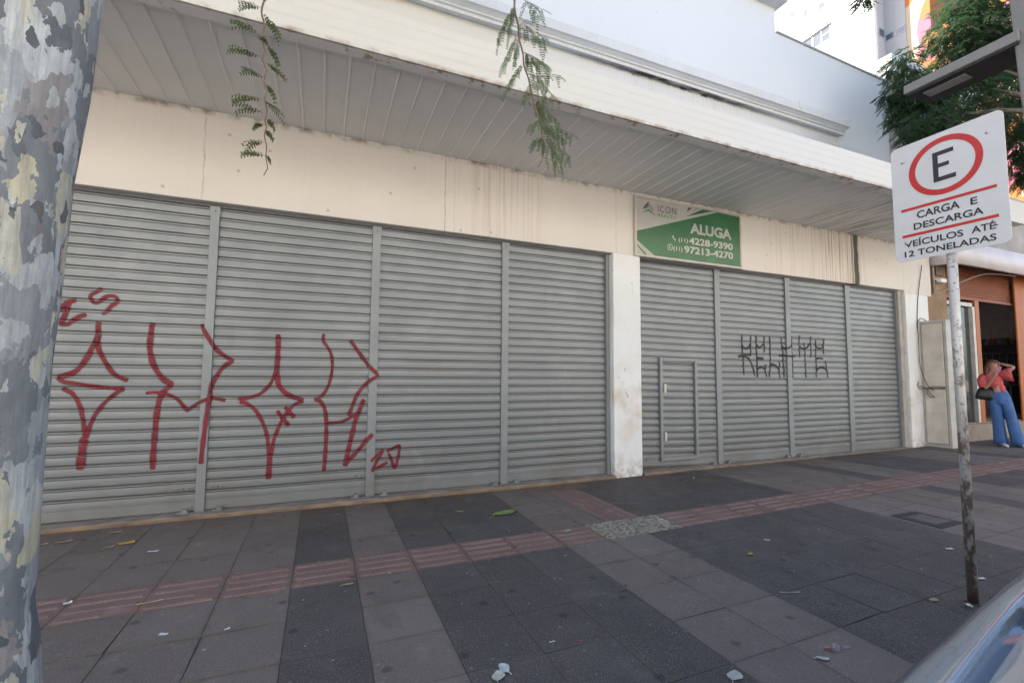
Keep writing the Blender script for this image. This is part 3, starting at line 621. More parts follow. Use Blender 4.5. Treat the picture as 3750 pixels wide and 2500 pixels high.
BLACK_STROKES = [[(6.188, 2.027), (6.187, 1.981), (6.18, 1.873), (6.188, 1.769), (6.202, 1.649), (6.207, 1.475), (6.215, 1.385)], [(6.18, 1.873), (6.215, 1.824), (6.271, 1.805), (6.33, 1.831), (6.361, 1.887)], [(6.386, 2.031), (6.38, 1.98), (6.372, 1.879), (6.371, 1.761), (6.376, 1.694)], [(6.084, 1.671), (6.141, 1.689), (6.221, 1.703), (6.313, 1.71), (6.382, 1.699)], [(6.118, 1.676), (6.198, 1.682), (6.266, 1.68)], [(6.243, 1.683), (6.322, 1.652), (6.377, 1.577), (6.419, 1.478), (6.448, 1.373)], [(6.501, 2.027), (6.497, 1.883), (6.501, 1.765), (6.511, 1.647), (6.501, 1.479), (6.509, 1.386), (6.484, 1.357)], [(6.501, 1.883), (6.54, 1.85), (6.575, 1.836), (6.624, 1.866), (6.667, 1.905)], [(6.693, 2.03), (6.682, 1.974), (6.681, 1.872), (6.688, 1.821), (6.67, 1.752)], [(6.486, 1.672), (6.662, 1.658)], [(6.485, 1.655), (6.65, 1.654)], [(6.5, 1.462), (6.537, 1.496), (6.597, 1.515), (6.655, 1.497), (6.689, 1.455), (6.715, 1.354)], [(6.694, 1.566), (6.7, 1.481)], [(6.814, 2.026), (6.809, 1.97), (6.817, 1.876), (6.806, 1.773), (6.813, 1.661), (6.807, 1.542), (6.787, 1.439), (6.775, 1.354)], [(6.784, 1.558), (6.9, 1.569)], [(6.813, 1.542), (6.899, 1.56), (6.959, 1.527), (7.005, 1.467), (7.018, 1.342)], [(7.013, 1.622), (7.023, 1.571), (7.012, 1.484)], [(7.088, 2.024), (7.086, 1.971), (7.093, 1.876), (7.113, 1.772), (7.108, 1.667), (7.11, 1.572), (7.124, 1.485), (7.118, 1.356)], [(7.087, 1.875), (7.136, 1.846), (7.198, 1.839), (7.262, 1.863), (7.317, 1.927)], [(7.336, 2.049), (7.326, 1.98), (7.334, 1.883), (7.328, 1.777), (7.335, 1.672), (7.336, 1.558), (7.336, 1.444), (7.331, 1.343)], [(7.017, 1.713), (7.154, 1.712), (7.318, 1.707), (7.434, 1.714)], [(7.524, 2.072), (7.539, 2.032), (7.519, 1.969), (7.52, 1.88), (7.521, 1.773), (7.529, 1.685)], [(7.521, 1.889), (7.571, 1.855), (7.663, 1.85), (7.731, 1.877), (7.787, 1.942)], [(7.642, 1.955), (7.651, 1.875), (7.659, 1.777), (7.653, 1.669), (7.66, 1.562), (7.66, 1.447), (7.658, 1.345)], [(7.808, 2.065), (7.826, 2.025), (7.802, 1.97), (7.817, 1.871), (7.811, 1.762), (7.813, 1.69)], [(7.953, 2.016), (7.937, 1.974), (7.938, 1.874), (7.932, 1.765), (7.933, 1.675), (7.938, 1.566), (7.934, 1.458), (7.921, 1.35)], [(7.942, 1.929), (7.972, 1.875), (8.04, 1.861), (8.109, 1.879), (8.147, 1.935)], [(8.171, 2.033), (8.15, 1.981), (8.144, 1.88), (8.137, 1.761)], [(7.934, 1.688), (8.029, 1.69), (8.105, 1.687), (8.09, 1.669)], [(8.185, 1.652), (8.194, 1.57), (8.216, 1.47), (8.229, 1.347)], [(7.941, 1.467), (7.992, 1.513), (8.075, 1.534), (8.149, 1.515), (8.202, 1.47)]]

def stroke(mb, edge, pts, w, k, step=.004):
    L = catmull([(x, 0, z) for x, z in pts], step); nC = 13; base = len(mb.v); rows = 0
    run = 0.0
    for i, p in enumerate(L):
        t = (L[min(i + 1, len(L) - 1)] - L[max(i - 1, 0)]); t.y = 0
        if t.length < 1e-6: t = Vector((1, 0, 0))
        t.normalize(); nx, nz = -t.z, t.x
        dist = min(i, len(L) - 1 - i) * step
        cap = 1.0 if dist > w / 2 else math.sqrt(max(.02, 1 - (1 - dist / (w / 2)) ** 2))
        ww = w * cap * (1 + .1 * math.sin(i * .13 + k))
        for c in range(nC):
            u = (c / (nC - 1) - .5) * ww; x, z = p.x + nx * u, p.z + nz * u
            mb.v.append((x, surf(x, z) - .0019 - .00025 * k, z)); edge.append((1 - abs(c - 6) / 6) * (1 if dist > step * 1.5 else .1))
        rows += 1
    for i in range(rows - 1):
        for c in range(nC - 1):
            a = base + i * nC + c; mb.f.append((a, a + nC, a + nC + 1, a + 1)); mb.mi.append(0)
def graffiti(strokes, mat, label):
    mb = MB(); edge = []
    for k, (pts, w) in enumerate(strokes): stroke(mb, edge, pts, w, k % 7)
    o = mb.build('graffiti', mat, shop, True, label)
    at = o.data.attributes.new('edge', 'FLOAT', 'POINT'); at.data.foreach_set('value', edge)
graffiti([(p, .052 * w) for p, w in RED_STROKES], M['red_spray'], 'tall dark red spray painted tag across the left shutters')
graffiti([(p, .046) for p in BLACK_STROKES], M['black_spray'], 'small black spray painted tag on the right shutters')

# ================================================================== RENTAL SIGN ON THE LINTEL
G_SIGN = simple('sign_green', (.026, .125, .048), .35, 0, .18, 3)
sg = thing('rental_sign', 'green and white rental board with phone numbers on the lintel above the hatch door', 'sign', (5.03, 0, 3.1))
fr = MB(); fr.box(4.035, 6.025, -.034, 0.004, 3.070, 3.895); bevel(fr.build('board', simple('sign_offwhite', (.40, .385, .37), .45, 0, .05, 2), sg), .004, 1)
fr = MB()
for a, b, c, d in ((4.005, 6.055, 3.04, 3.075), (4.005, 6.055, 3.89, 3.92), (4.005, 4.038, 3.075, 3.89), (6.022, 6.055, 3.075, 3.89)): fr.box(a, b, -.046, .004, c, d)
bevel(fr.build('frame', simple('frame_cream', (.50, .46, .40), .6, 0, .1, 6), sg), .004, 1)
for pts in ([(4.04, 3.40), (4.04, 3.275), (4.355, 3.077), (6.02, 3.077), (6.02, 3.872), (5.57, 3.885)], [(4.935, 3.728), (5.47, 3.888), (5.27, 3.888)], [(4.04, 3.212), (4.04, 3.196), (4.18, 3.077), (4.215, 3.077)]):
    pn = MB(); pn.poly_y(pts, -.0375, -.034); fixn(pn.build('green_panel', G_SIGN, sg))
DG = simple('logo_charcoal', (.10, .085, .085), .5); LG = simple('logo_grey', (.30, .29, .29), .5); WH = simple('letter_white', (.42, .42, .41), .45)
for pts, mt in (([(4.252, 3.855), (4.165, 3.765), (4.160, 3.727), (4.252, 3.80)], DG), ([(4.252, 3.796), (4.205, 3.755), (4.172, 3.722), (4.252, 3.775)], DG), ([(4.985, 3.876), (4.966, 3.805), (5.06, 3.876)], DG),
                ([(4.254, 3.855), (4.254, 3.80), (4.345, 3.71), (4.335, 3.765)], LG), ([(4.254, 3.796), (4.254, 3.775), (4.325, 3.715), (4.33, 3.725)], LG), ([(5.02, 3.795), (5.20, 3.888), (5.14, 3.888)], LG)):
    lp = MB(); lp.poly_y(pts, -.0375, -.034); fixn(lp.build('logo_mark', mt, sg))
lp = MB(); lp.poly_y([(4.252, 3.747), (4.125, 3.668), (4.252, 3.718), (4.38, 3.662)], -.0375, -.034); fixn(lp.build('logo_chevron', simple('logo_green', (.07, .22, .05), .5), sg))
pl_ = lambda u, w: (u, -.0390, w)
text_mb('ICON', 4.415, 4.755, 3.728, 3.826, pl_, .0, 1.15).build('lettering', DG, sg)
text_mb('REALTY', 4.415, 4.755, 3.660, 3.702, pl_, .012, 1.3).build('lettering', simple('letter_green', (.07, .2, .06), .5), sg)
for t, a, b, c, d, bo in (('ALUGA', 5.015, 5.845, 3.487, 3.645, .035), ('4228-9390', 4.99, 5.868, 3.322, 3.425, .03), ('(11)', 4.79, 4.965, 3.338, 3.395, .02), ('97213-4270', 4.895, 5.868, 3.180, 3.285, .03), ('(11)', 4.69, 4.862, 3.196, 3.255, .02)):
    text_mb(t, a, b, c, d, pl_, bo).build('lettering', WH, sg)
ic = MB()
def handset(cx, cz, s):
    q = [(-.5, .9), (-.75, .55), (-.6, .1), (-.2, -.45), (.3, -.8), (.7, -.75), (.85, -.45), (.55, -.2), (.3, -.35), (-.05, -.05), (-.2, .25), (-.05, .5), (-.25, .85)]
    ic.poly_y([(cx + a * s, cz + b * s) for a, b in q], -.0392, -.036)
handset(4.705, 3.375, .042); handset(4.63, 3.232, .026)
n = 20; ring = [(4.63 + .05 * math.cos(i * 2 * math.pi / n), 3.232 + .047 * math.sin(i * 2 * math.pi / n)) for i in range(n)]; rin = [(4.63 + .040 * math.cos(i * 2 * math.pi / n), 3.232 + .038 * math.sin(i * 2 * math.pi / n)) for i in range(n)]
ic.add([(x, -.0392, z) for x, z in ring] + [(x, -.0392, z) for x, z in rin], [(i, (i + 1) % n, n + (i + 1) % n, n + i) for i in range(n)]); ic.poly_y([(4.582, 3.185), (4.61, 3.196), (4.592, 3.213)], -.0392, -.036)
fixn(ic.build('phone_icon', WH, sg))

# ================================================================== LOADING-ZONE SIGN
def PX(u, w, off=0.0): return (3.640 - off, u, w)
SGZ = gz(3.675, -3.64)
ts = thing('parking_sign', 'white loading zone sign with a red ringed E on a rusty pole by the kerb', 'traffic sign', (3.675, -3.642, SGZ))
po = MB(); po.tube([(3.678, -3.642, SGZ - .03), (3.676, -3.642, 1.2), (3.672, -3.642, 2.75)], .0255, 20); po.tube([(3.678, -3.642, SGZ), (3.678, -3.642, SGZ + .006)], [.045, .032], 16); po.build('pole', M['pole'], ts, True)
def rrect(y0, y1, z0, z1, r, n=5):
    o = []
    for cy, cz, a0 in ((y1 - r, z1 - r, 0), (y0 + r, z1 - r, 90), (y0 + r, z0 + r, 180), (y1 - r, z0 + r, 270)):
        for k in range(n + 1): a = R(a0 + 90 * k / n); o.append((cy + r * math.cos(a), cz + r * math.sin(a)))
    return o
pt = MB(); pt.poly_x(rrect(-3.932, -3.354, 2.156, 2.952, .035), 3.640, 3.6435); fixn(pt.build('sign_plate', M['sign_white'], ts))
fl = MB(); fl.box(3.6435, 3.668, -3.9, -3.39, 2.32, 2.345); fl.box(3.6435, 3.668, -3.9, -3.39, 2.80, 2.825); fl.build('back_bracket', M['steel'], ts)
n = 56; cy, cz = -3.645, 2.731
rg = MB(); rg.add([PX(cy + .190 * math.cos(2 * math.pi * i / n), cz + .187 * math.sin(2 * math.pi * i / n), .0016) for i in range(n)] + [PX(cy + .154 * math.cos(2 * math.pi * i / n), cz + .152 * math.sin(2 * math.pi * i / n), .0016) for i in range(n)],
              [(i, (i + 1) % n, n + (i + 1) % n, n + i) for i in range(n)]); rg.build('red_ring', M['sign_red'], ts)
for za, zb in ((2.495, 2.513), (2.316, 2.334)):
    rb = MB(); rb.box(3.6382, 3.640, -3.884, -3.401, za, zb); rb.build('red_bar', M['sign_red'], ts)
ee = MB(); e3 = lambda y0, y1, z0, z1: ee.box(3.6382, 3.640, y0, y1, z0, z1)
ee.poly_x([(-3.588, 2.634), (-3.702, 2.634), (-3.702, 2.662), (-3.615, 2.662), (-3.615, 2.725), (-3.671, 2.725), (-3.671, 2.750), (-3.615, 2.750), (-3.615, 2.803), (-3.696, 2.803), (-3.696, 2.830), (-3.588, 2.830)], 3.6382, 3.640); fixn(ee.build('letter', M['sign_black'], ts))
pc = lambda u, w: (3.6384, -u, w)
for t, a, b, z0, z1 in (('CARGA', 3.488, 3.711, 2.428, 2.477), ('E', 3.762, 3.795, 2.427, 2.471), ('DESCARGA', 3.467, 3.820, 2.356, 2.400), ('VEÍCULOS', 3.411, 3.719, 2.247, 2.289), ('ATÉ', 3.758, 3.868, 2.250, 2.292), ('12 TONELADAS', 3.408, 3.868, 2.182, 2.222)):
    text_mb(t, a, b, z0, z1, pc, .020).build('lettering', M['sign_black'], ts)
for y, z in ((-3.423, 2.841), (-3.857, 2.841), (-3.421, 2.279), (-3.872, 2.277)):
    b = MB(); b.ell((3.639, y, z), (.006, .010, .010), 10, 6); b.build('bolt', M['steel'], ts, True)

# ================================================================== STREET LAMP (upper right)
LG2 = simple('lamp_grey', (.20, .195, .19), .5, .2, .06, 4)
lm = thing('street_lamp', 'dark grey lamp post with a flat box luminaire reaching over the pavement', 'street lamp', (4.42, -3.93, 0))
lp = MB(); lp.loft([[(x + a, y + b, z) for a, b in ((-.07, -.055), (.07, -.055), (.07, .055), (-.07, .055))] for x, y, z in ((4.42, -3.93, -.02), (4.10, -3.92, 3.45), (3.98, -3.92, 4.75))]); bevel(lp.build('pole', LG2, lm), .012)
lu = MB(); LZ = 3.50
lu.poly_x([(-3.275, LZ), (-3.275, LZ + .068), (-3.9, LZ + .075), (-3.9, LZ - .0)], 4.0, 4.30); bevel(fixn(lu.build('luminaire', LG2, lm)), .006, 1)
lu = MB(); lu.box(4.012, 4.288, -3.89, -3.29, LZ - .012, LZ - .002); lu.build('underside_tray', M['black'], lm)
lu = MB(); lu.box(4.075, 4.17, -3.60, -3.36, LZ - .020, LZ - .012); lu.build('led_panel', simple('led_lens', (.30, .29, .28), .3, 0, .2, 60), lm)

# ================================================================== MOTTLED STREET TREE (left) WITH HANGING TWIGS
tree = thing('street_tree', 'street tree with mottled grey and cream bark at the left edge, feathery twigs hanging overhead', 'tree', (-.80, -3.7, 0))
sil = [(2.9, -.565), (2.38, -.589), (2.131, -.598), (1.887, -.62), (1.701, -.626), (1.542, -.631), (1.408, -.638), (1.213, -.639), (1.021, -.637), (.875, -.635), (.804, -.637), (.751, -.629), (.689, -.619), (.619, -.616), (.40, -.60), (.15, -.55), (-.02, -.48)]
rings = []; rt_ = random.Random(5)
for z, xr in reversed(sil):
    rad = .175 + max(0, .35 - z) * .12 - max(0, z - 1.5) * .004
    cxx = xr - rad * 1.02; n = 40
    rings.append([(cxx + rad * (1 + .018 * math.sin(3 * a + z * 2) + .012 * math.sin(5 * a - z * 5 + 1)) * math.cos(a), -3.7 + rad * (1 + .018 * math.sin(2 * a + z * 3)) * math.sin(a), z) for a in [2 * math.pi * i / n for i in range(n)]])
cx0 = -.565 - .175
for z, cx_, cy_, rd_ in ((3.3, cx0 + .03, -3.7, .165), (3.9, cx0 + .10, -3.66, .155), (4.6, cx0 + .2, -3.62, .14)):
    rings.append([(cx_ + rd_ * math.cos(a), cy_ + rd_ * math.sin(a), z) for a in [2 * math.pi * i / 40 for i in range(40)]])
tk = MB(); tk.loft(rings); tk.build('trunk', M['bark'], tree, True)
B1 = [(-.291, -3.0, 3.034), (-.3, -3.0, 2.973), (-.284, -3.0, 2.911), (-.293, -3.0, 2.853), (-.28, -3.0, 2.801), (-.287, -3.0, 2.755), (-.269, -3.0, 2.712), (-.277, -3.0, 2.66), (-.265, -3.0, 2.613), (-.271, -3.0, 2.575), (-.26, -3.0, 2.526), (-.266, -3.0, 2.478), (-.259, -3.0, 2.449), (-.266, -3.0, 2.411), (-.255, -3.0, 2.367), (-.256, -3.0, 2.315), (-.247, -3.0, 2.266), (-.261, -3.0, 2.233)]
B2 = [(.962, -2.9, 3.536), (.964, -2.9, 3.469), (.986, -2.9, 3.387), (.991, -2.9, 3.314), (1.017, -2.9, 3.227), (1.024, -2.9, 3.154), (1.052, -2.9, 3.087), (1.078, -2.9, 2.986), (1.107, -2.9, 2.899), (1.133, -2.9, 2.824), (1.144, -2.9, 2.752), (1.157, -2.9, 2.688), (1.145, -2.9, 2.618), (1.118, -2.9, 2.568)]
L1 = [((-0.307, -3.0, 2.87), (-0.409, -3.0, 2.88)), ((-0.3, -3.0, 2.764), (-0.403, -3.0, 2.742)), ((-0.279, -3.0, 2.673), (-0.366, -3.0, 2.717)), ((-0.284, -3.0, 2.572), (-0.386, -3.0, 2.542)), ((-0.277, -3.0, 2.512), (-0.38, -3.0, 2.505)), ((-0.27, -3.0, 2.462), (-0.309, -3.0, 2.448)), ((-0.267, -3.0, 2.385), (-0.344, -3.0, 2.364)), ((-0.258, -3.0, 2.32), (-0.347, -3.0, 2.318)), ((-0.303, -3.0, 2.993), (-0.386, -3.0, 2.997)), ((-0.3, -3.0, 2.967), (-0.223, -3.0, 2.901)), ((-0.272, -3.0, 2.827), (-0.23, -3.0, 2.787)), ((-0.273, -3.0, 2.743), (-0.196, -3.0, 2.695)), ((-0.269, -3.0, 2.649), (-0.234, -3.0, 2.611)), ((-0.275, -3.0, 2.569), (-0.198, -3.0, 2.501)), ((-0.262, -3.0, 2.484), (-0.23, -3.0, 2.45)), ((-0.269, -3.0, 2.436), (-0.235, -3.0, 2.407)), ((-0.256, -3.0, 2.32), (-0.235, -3.0, 2.289)), ((-0.313, -3.0, 2.852), (-0.267, -3.0, 2.829))]
L2 = [((0.962, -2.9, 3.509), (0.877, -2.9, 3.306)), ((0.965, -2.9, 3.503), (0.918, -2.9, 3.319)), ((0.988, -2.9, 3.333), (0.886, -2.9, 3.116)), ((0.988, -2.9, 3.32), (0.954, -2.9, 3.168)), ((1.021, -2.9, 3.173), (0.941, -2.9, 3.045)), ((0.991, -2.9, 3.389), (1.051, -2.9, 3.456)), ((0.994, -2.9, 3.396), (1.157, -2.9, 3.392)), ((1.015, -2.9, 3.41), (1.153, -2.9, 3.307)), ((1.02, -2.9, 3.234), (1.19, -2.9, 3.221)), ((1.024, -2.9, 3.235), (1.11, -2.9, 3.192)), ((1.024, -2.9, 3.229), (1.168, -2.9, 3.173)), ((1.053, -2.9, 3.108), (1.232, -2.9, 3.142)), ((1.056, -2.9, 3.109), (1.125, -2.9, 3.079)), ((1.06, -2.9, 3.117), (1.22, -2.9, 3.063)), ((1.015, -2.9, 3.554), (1.145, -2.9, 3.563)), ((1.022, -2.9, 3.556), (1.101, -2.9, 3.479)), ((1.06, -2.9, 3.056), (1.025, -2.9, 2.96)), ((1.067, -2.9, 3.064), (1.132, -2.9, 3.034)), ((1.089, -2.9, 2.962), (1.213, -2.9, 2.924)), ((1.096, -2.9, 2.964), (1.155, -2.9, 2.876)), ((1.104, -2.9, 2.965), (1.169, -2.9, 3.009)), ((1.097, -2.9, 2.923), (1.265, -2.9, 2.894)), ((1.111, -2.9, 2.866), (1.184, -2.9, 2.788)), ((1.133, -2.9, 2.837), (1.318, -2.9, 2.796)), ((1.14, -2.9, 2.832), (1.273, -2.9, 2.779)), ((1.118, -2.9, 2.847), (1.093, -2.9, 2.835)), ((1.144, -2.9, 2.755), (1.105, -2.9, 2.73)), ((1.144, -2.9, 2.755), (1.133, -2.9, 2.69)), ((1.148, -2.9, 2.756), (1.243, -2.9, 2.664)), ((1.155, -2.9, 2.761), (1.333, -2.9, 2.689)), ((1.162, -2.9, 2.709), (1.206, -2.9, 2.664)), ((1.155, -2.9, 2.627), (1.251, -2.9, 2.598)), ((1.052, -2.9, 3.196), (1.067, -2.9, 3.18))]
limbs = MB()
tops = [(-.54, -3.62, 4.55), (-.3, -3.2, 5.2), (.25, -2.9, 5.7), (.9, -2.85, 5.55), (1.5, -2.8, 5.2)]
limbs.tube(catmull(tops, .12), [.13 - .09 * i / 40 for i in range(len(catmull(tops, .12)))], 10)
limbs.tube(catmull([(-.36, -3.3, 5.08), (-.32, -3.05, 4.9), (-.30, -3.0, 4.2), (-.285, -3.0, 3.5), (-.291, -3.0, 3.034)], .08), .009, 7)
limbs.tube(catmull([(.9, -2.85, 5.55), (.98, -2.9, 5.2), (.97, -2.9, 4.4), (.955, -2.9, 3.9), (.962, -2.9, 3.536)], .08), .010, 7)
limbs.tube(catmull([(-.54, -3.62, 4.5), (-1.0, -3.8, 5.3), (-1.7, -4.1, 6.0), (-2.4, -4.3, 6.4)], .15), .07, 8)
limbs.tube(catmull([(-.50, -3.6, 4.6), (-.4, -4.2, 5.4), (.3, -5.0, 6.1), (1.2, -5.6, 6.5)], .15), .07, 8)
limbs.build('limb', M['bark'], tree, True)
def pinna(mb, a, b, rl, droop=.012, leaflet=(.0135, .0072), normal=None):
    """one feather: a thin midrib with paired leaflets, hanging a little"""
    a = Vector(a); b = Vector(b); L = (b - a).length; nl = max(5, int(L / .0112)); d = (b - a).normalized()
    side = d.cross(Vector((0, .35 + rl.uniform(-.3, .3), 1))).normalized() if normal is None else d.cross(normal).normalized()
    dwn = Vector((0, 0, -1)); pts = []
    for i in range(nl + 1):
        t = i / nl; pts.append(a + (b - a) * t + Vector((0, 0, 1)) * droop * 4 * t * (1 - t))
    mb.tube(pts[::2] + [pts[-1]], .0009, 3, 1)
    for i in range(1, nl + 1):
        t = i / nl; p = pts[i]; w = leaflet[0] * (1.25 - .65 * abs(t - .4)) * rl.uniform(.85, 1.12)
        tn = (pts[i] - pts[i - 1]).normalized()
        for s in (-1, 1):
            if rl.random() < .04: continue
            q = (side * s + tn * .45 + dwn * rl.uniform(.15, .7)).normalized(); h = (tn - q * tn.dot(q)).normalized() * leaflet[1] * .5
            mb.add([p, p + q * w * .45 + h, p + q * w, p + q * w * .45 - h], [(0, 1, 2, 3)], 0)
def twig(stem, leaves, rad, seed, fan):
    rl = random.Random(seed); sp_ = catmull(stem, .02); st = MB(); st.tube(sp_, [rad * (1 - .55 * i / len(sp_)) for i in range(len(sp_))], 7)
    t = st.build('hanging_twig', M['twig'], tree, True); lf = MB()
    for a, b in leaves:
        a, b = Vector(a), Vector(b); b = b + Vector((0, rl.uniform(-.04, .04), 0)); L = (b - a).length
        if not fan:                                     # slender young leaves: two or three feathers lying close together
            for k in range(4):
                off = Vector((rl.uniform(-.3, .3), rl.uniform(-.8, .8), (0, -.34, .22, -.75)[k] + rl.uniform(-.08, .08))) * .3 * L
                pinna(lf, a + (b - a) * (0, .12, .3, .2)[k], b + off * (1 if k else .2), rl, .010, (.0140, .0066))
            continue
        n = max(2, min(5, int(L / .035))); mid = [a + (b - a) * q + Vector((0, 0, .03 * L * 4 * q * (1 - q))) for q in (0, .25, .5, .75, 1)]
        lf.tube(mid, .0011, 4, 1)
        for k in range(n + 1):                          # feathers hanging from the leaf stalk in pairs
            q = .12 + .88 * k / n; s = a + (b - a) * q + Vector((0, 0, .03 * L * 4 * q * (1 - q)))
            for sgn in (-1, 1):
                if rl.random() < .06: continue
                dr = ((b - a).normalized() * rl.uniform(.1, .55) + Vector((rl.uniform(-.25, .25), sgn * rl.uniform(.15, .6), -rl.uniform(.55, 1.0)))).normalized()
                pinna(lf, s, s + dr * rl.uniform(.055, .095), rl, .004, (.0145, .0066), Vector((rl.uniform(-.4, .4), -1, rl.uniform(-.3, .3))))
    lf.build('foliage', [M['leaf'], M['twig']], t)
twig(B1, L1, .0042, 1, False); twig(B2, L2, .0062, 2, True)
up_ = MB(); rl = random.Random(9)                        # the rest of the crown, above the picture
for base, ext, nn in (((-2.0, -4.2, 6.3), (1.4, 1.3, .8), 170), ((.9, -5.3, 6.6), (1.5, 1.2, .8), 170), ((.7, -2.9, 6.1), (1.3, .9, .5), 120)):
    for i in range(nn):
        c = Vector(base) + Vector((rl.gauss(0, .5) * ext[0], rl.gauss(0, .5) * ext[1], rl.gauss(0, .5) * ext[2]))
        if c.z < 5.3: c.z = 5.3 + rl.random() * .5
        for k in range(3):
            d = Vector((rl.uniform(-1, 1), rl.uniform(-1, 1), rl.uniform(-.6, .3))).normalized() * .2
            s = d.cross(Vector((0, 0, 1))).normalized() * .045
            up_.add([c, c + d * .5 + s, c + d, c + d * .5 - s], [(0, 1, 2, 3)])
up_.build('crown', M['leaf'], tree)

# ================================================================== BACKGROUND TREE (upper right)
bt = thing('pavement_tree', 'dark green feathery tree on the pavement behind the street lamp and loading sign', 'tree', (10.3, -3.4, gz(10.3)))
bk = MB(); bk.tube(catmull([(10.3, -3.4, 0), (10.25, -3.3, 1.5), (10.1, -3.1, 3.2), (9.9, -2.8, 4.8)], .2), [.16 - .004 * i for i in range(len(catmull([(10.3, -3.4, 0), (10.25, -3.3, 1.5), (10.1, -3.1, 3.2), (9.9, -2.8, 4.8)], .2)))], 12)
for e in ((8.3, -1.5, 5.7), (9.4, -1.5, 7.2), (10.9, -1.5, 7.4), (8.6, -2.6, 6.8), (11.5, -2.5, 6.6), (7.8, -1.7, 5.0), (10.6, -1.7, 5.3), (9.2, -1.6, 6.3)):
    s = Vector((9.9, -2.8, 4.8)) + Vector((0, 0, -.4)) * random.random(); mid = (s + Vector(e)) / 2 + Vector((0, 0, .25)); pp = catmull([s, mid, e], .2); bk.tube(pp, [.06 - .052 * i / len(pp) for i in range(len(pp))], 7)
bk.build('trunk', simple('dark_bark', (.10, .085, .07), .9, 0, .3, 12, .4), bt, True)
cr = MB(); rl = random.Random(21)
blobs = [(8.51, -1.1, 6.39, .19, .26), (8.09, -1.2, 5.75, .18, .25), (8.18, -1.4, 5.52, .24, .34), (8.03, -1.3, 5.33, .15, .21), (8.28, -1.6, 5.63, .24, .33), (9.11, -1.5, 6.3, .26, .36), (7.77, -1.8, 4.91, .2, .27), (7.5, -1.7, 4.78, .14, .19),
         (9.42, -1.6, 6.72, .28, .4), (9.44, -1.4, 7.28, .23, .31), (9.62, -1.7, 7.18, .31, .42), (10.97, -1.5, 7.53, .3, .42), (9.72, -1.8, 6.34, .25, .34), (8.61, -1.9, 5.47, .2, .27), (8.1, -1.9, 4.99, .18, .25), (9.36, -1.9, 5.66, .2, .27), (8.79, -1.9, 5.06, .15, .2),
         (10.36, -1.7, 5.51, .19, .26), (10.73, -1.6, 5.15, .19, .27), (10.74, -1.6, 4.74, .13, .19), (7.39, -1.2, 7.09, .07, .1), (9.56, -1.7, 6.15, .16, .22), (9.0, -1.45, 6.75, .22, .3), (9.9, -1.5, 7.75, .3, .35), (10.3, -1.6, 6.9, .3, .4), (10.75, -1.65, 5.6, .25, .3), (10.8, -1.7, 4.95, .2, .35), (9.9, -1.8, 5.75, .25, .25), (8.35, -1.5, 5.2, .2, .25), (10.9, -2.8, 6.6, 1.0, .8), (9.9, -3.4, 7.2, 1.0, .6), (11.6, -1.9, 6.8, .6, .6), (11.9, -3.2, 6.2, .9, .6), (10.4, -4.0, 6.5, .9, .6), (11.2, -2.6, 7.5, 1.0, .5)]
for bx, by, bz, rr, hz in blobs:
    for i in range(int(24 + 2300 * rr * hz) if rr < .5 else int(900 * rr)):
        v = Vector((rl.gauss(0, 1), rl.gauss(0, 1), rl.gauss(0, 1))).normalized() * rl.random() ** .5 * 1.12
        c = Vector((bx + v.x * rr * 1.1, by + v.y * rr * 1.3, bz + v.z * hz))
        out = (Vector((v.x, v.y, v.z * .3 - .45)) + Vector((rl.uniform(-.7, .7), rl.uniform(-.7, .7), rl.uniform(-.4, .3)))).normalized()
        L = rl.uniform(.09, .19); tip = c + out * L + Vector((0, 0, -.04)); nl = 7
        sd_ = out.cross(Vector((rl.uniform(-.4, .4), rl.uniform(-.4, .4), 1))).normalized()
        for k in range(1, nl + 1):
            t = k / nl; p = c + (tip - c) * t; w = .050 * (1.15 - .7 * abs(t - .45))
            for s in (-1, 1):
                q = (sd_ * s + out * .55 + Vector((0, 0, rl.uniform(-.6, .05)))).normalized(); h = out * .012
                cr.add([p - h, p + q * w * .5 - h * 1.1, p + q * w, p + q * w * .5 + h * 1.1], [(0, 1, 2, 3)])
cr.build('crown', M['crown'], bt)

# ================================================================== NEIGHBOURING SHOP
ORG = simple('orange_paint', (.37, .10, .014), .5, 0, .12, 2); ORD = simple('orange_shutter_paint', (.22, .055, .011), .5, .1, .15, 2)  # awning shade also put into the rolled shutter's orange
TAN = simple('tan_plaster', (.26, .17, .10), .85, 0, .2, 4, .3); NGR = simple('grey_brown_plaster', (.33, .31, .29), .85, 0, .2, 2, .2)
nb = thing('neighbour_shop', 'open orange shopfront with a dark doorway and white curved awning at the right', 'shop', (13, .2, .1))
GZ = .14
w = MB(); w.box(9.98, 10.88, -.1, .36, 4.34, 7.28); w.box(10.88, 22, .12, 8, 4.12, 5.7); w.build('upper_wall', NGR, nb)
w = MB(); w.box(9.88, 13.2, -.26, 8, 7.42, 7.56); w.box(9.94, 13.2, -.19, 8, 7.28, 7.42); bevel(w.build('roof_slab', M['white_plaster'], nb), .01)
w = MB(); w.box(11.16, 11.93, .03, .4, 0, 4.12); w.build('side_pier', TAN, nb)
w = MB(); prof = []
for k in range(18): prof += [(.16, 3.10 + k * .05), (.145, 3.113 + k * .05), (.145, 3.137 + k * .05), (.16, 3.15 + k * .05)]
w.sheet_x(prof, [11.93, 14.86]); w.box(11.93, 14.86, .17, .3, 3.10, 4.12); w.box(11.93, 14.86, .12, .17, 3.06, 3.10); w.build('rolled_shutter', ORD, nb)
w = MB(); w.box(14.86, 22, .06, .10, 0, 4.12); bevel(w.build('orange_wall', ORG, nb), .02)
w = MB(); w.box(13.13, 13.30, .08, .22, .1, 3.06); bevel(w.build('door_post', ORG, nb), .01)
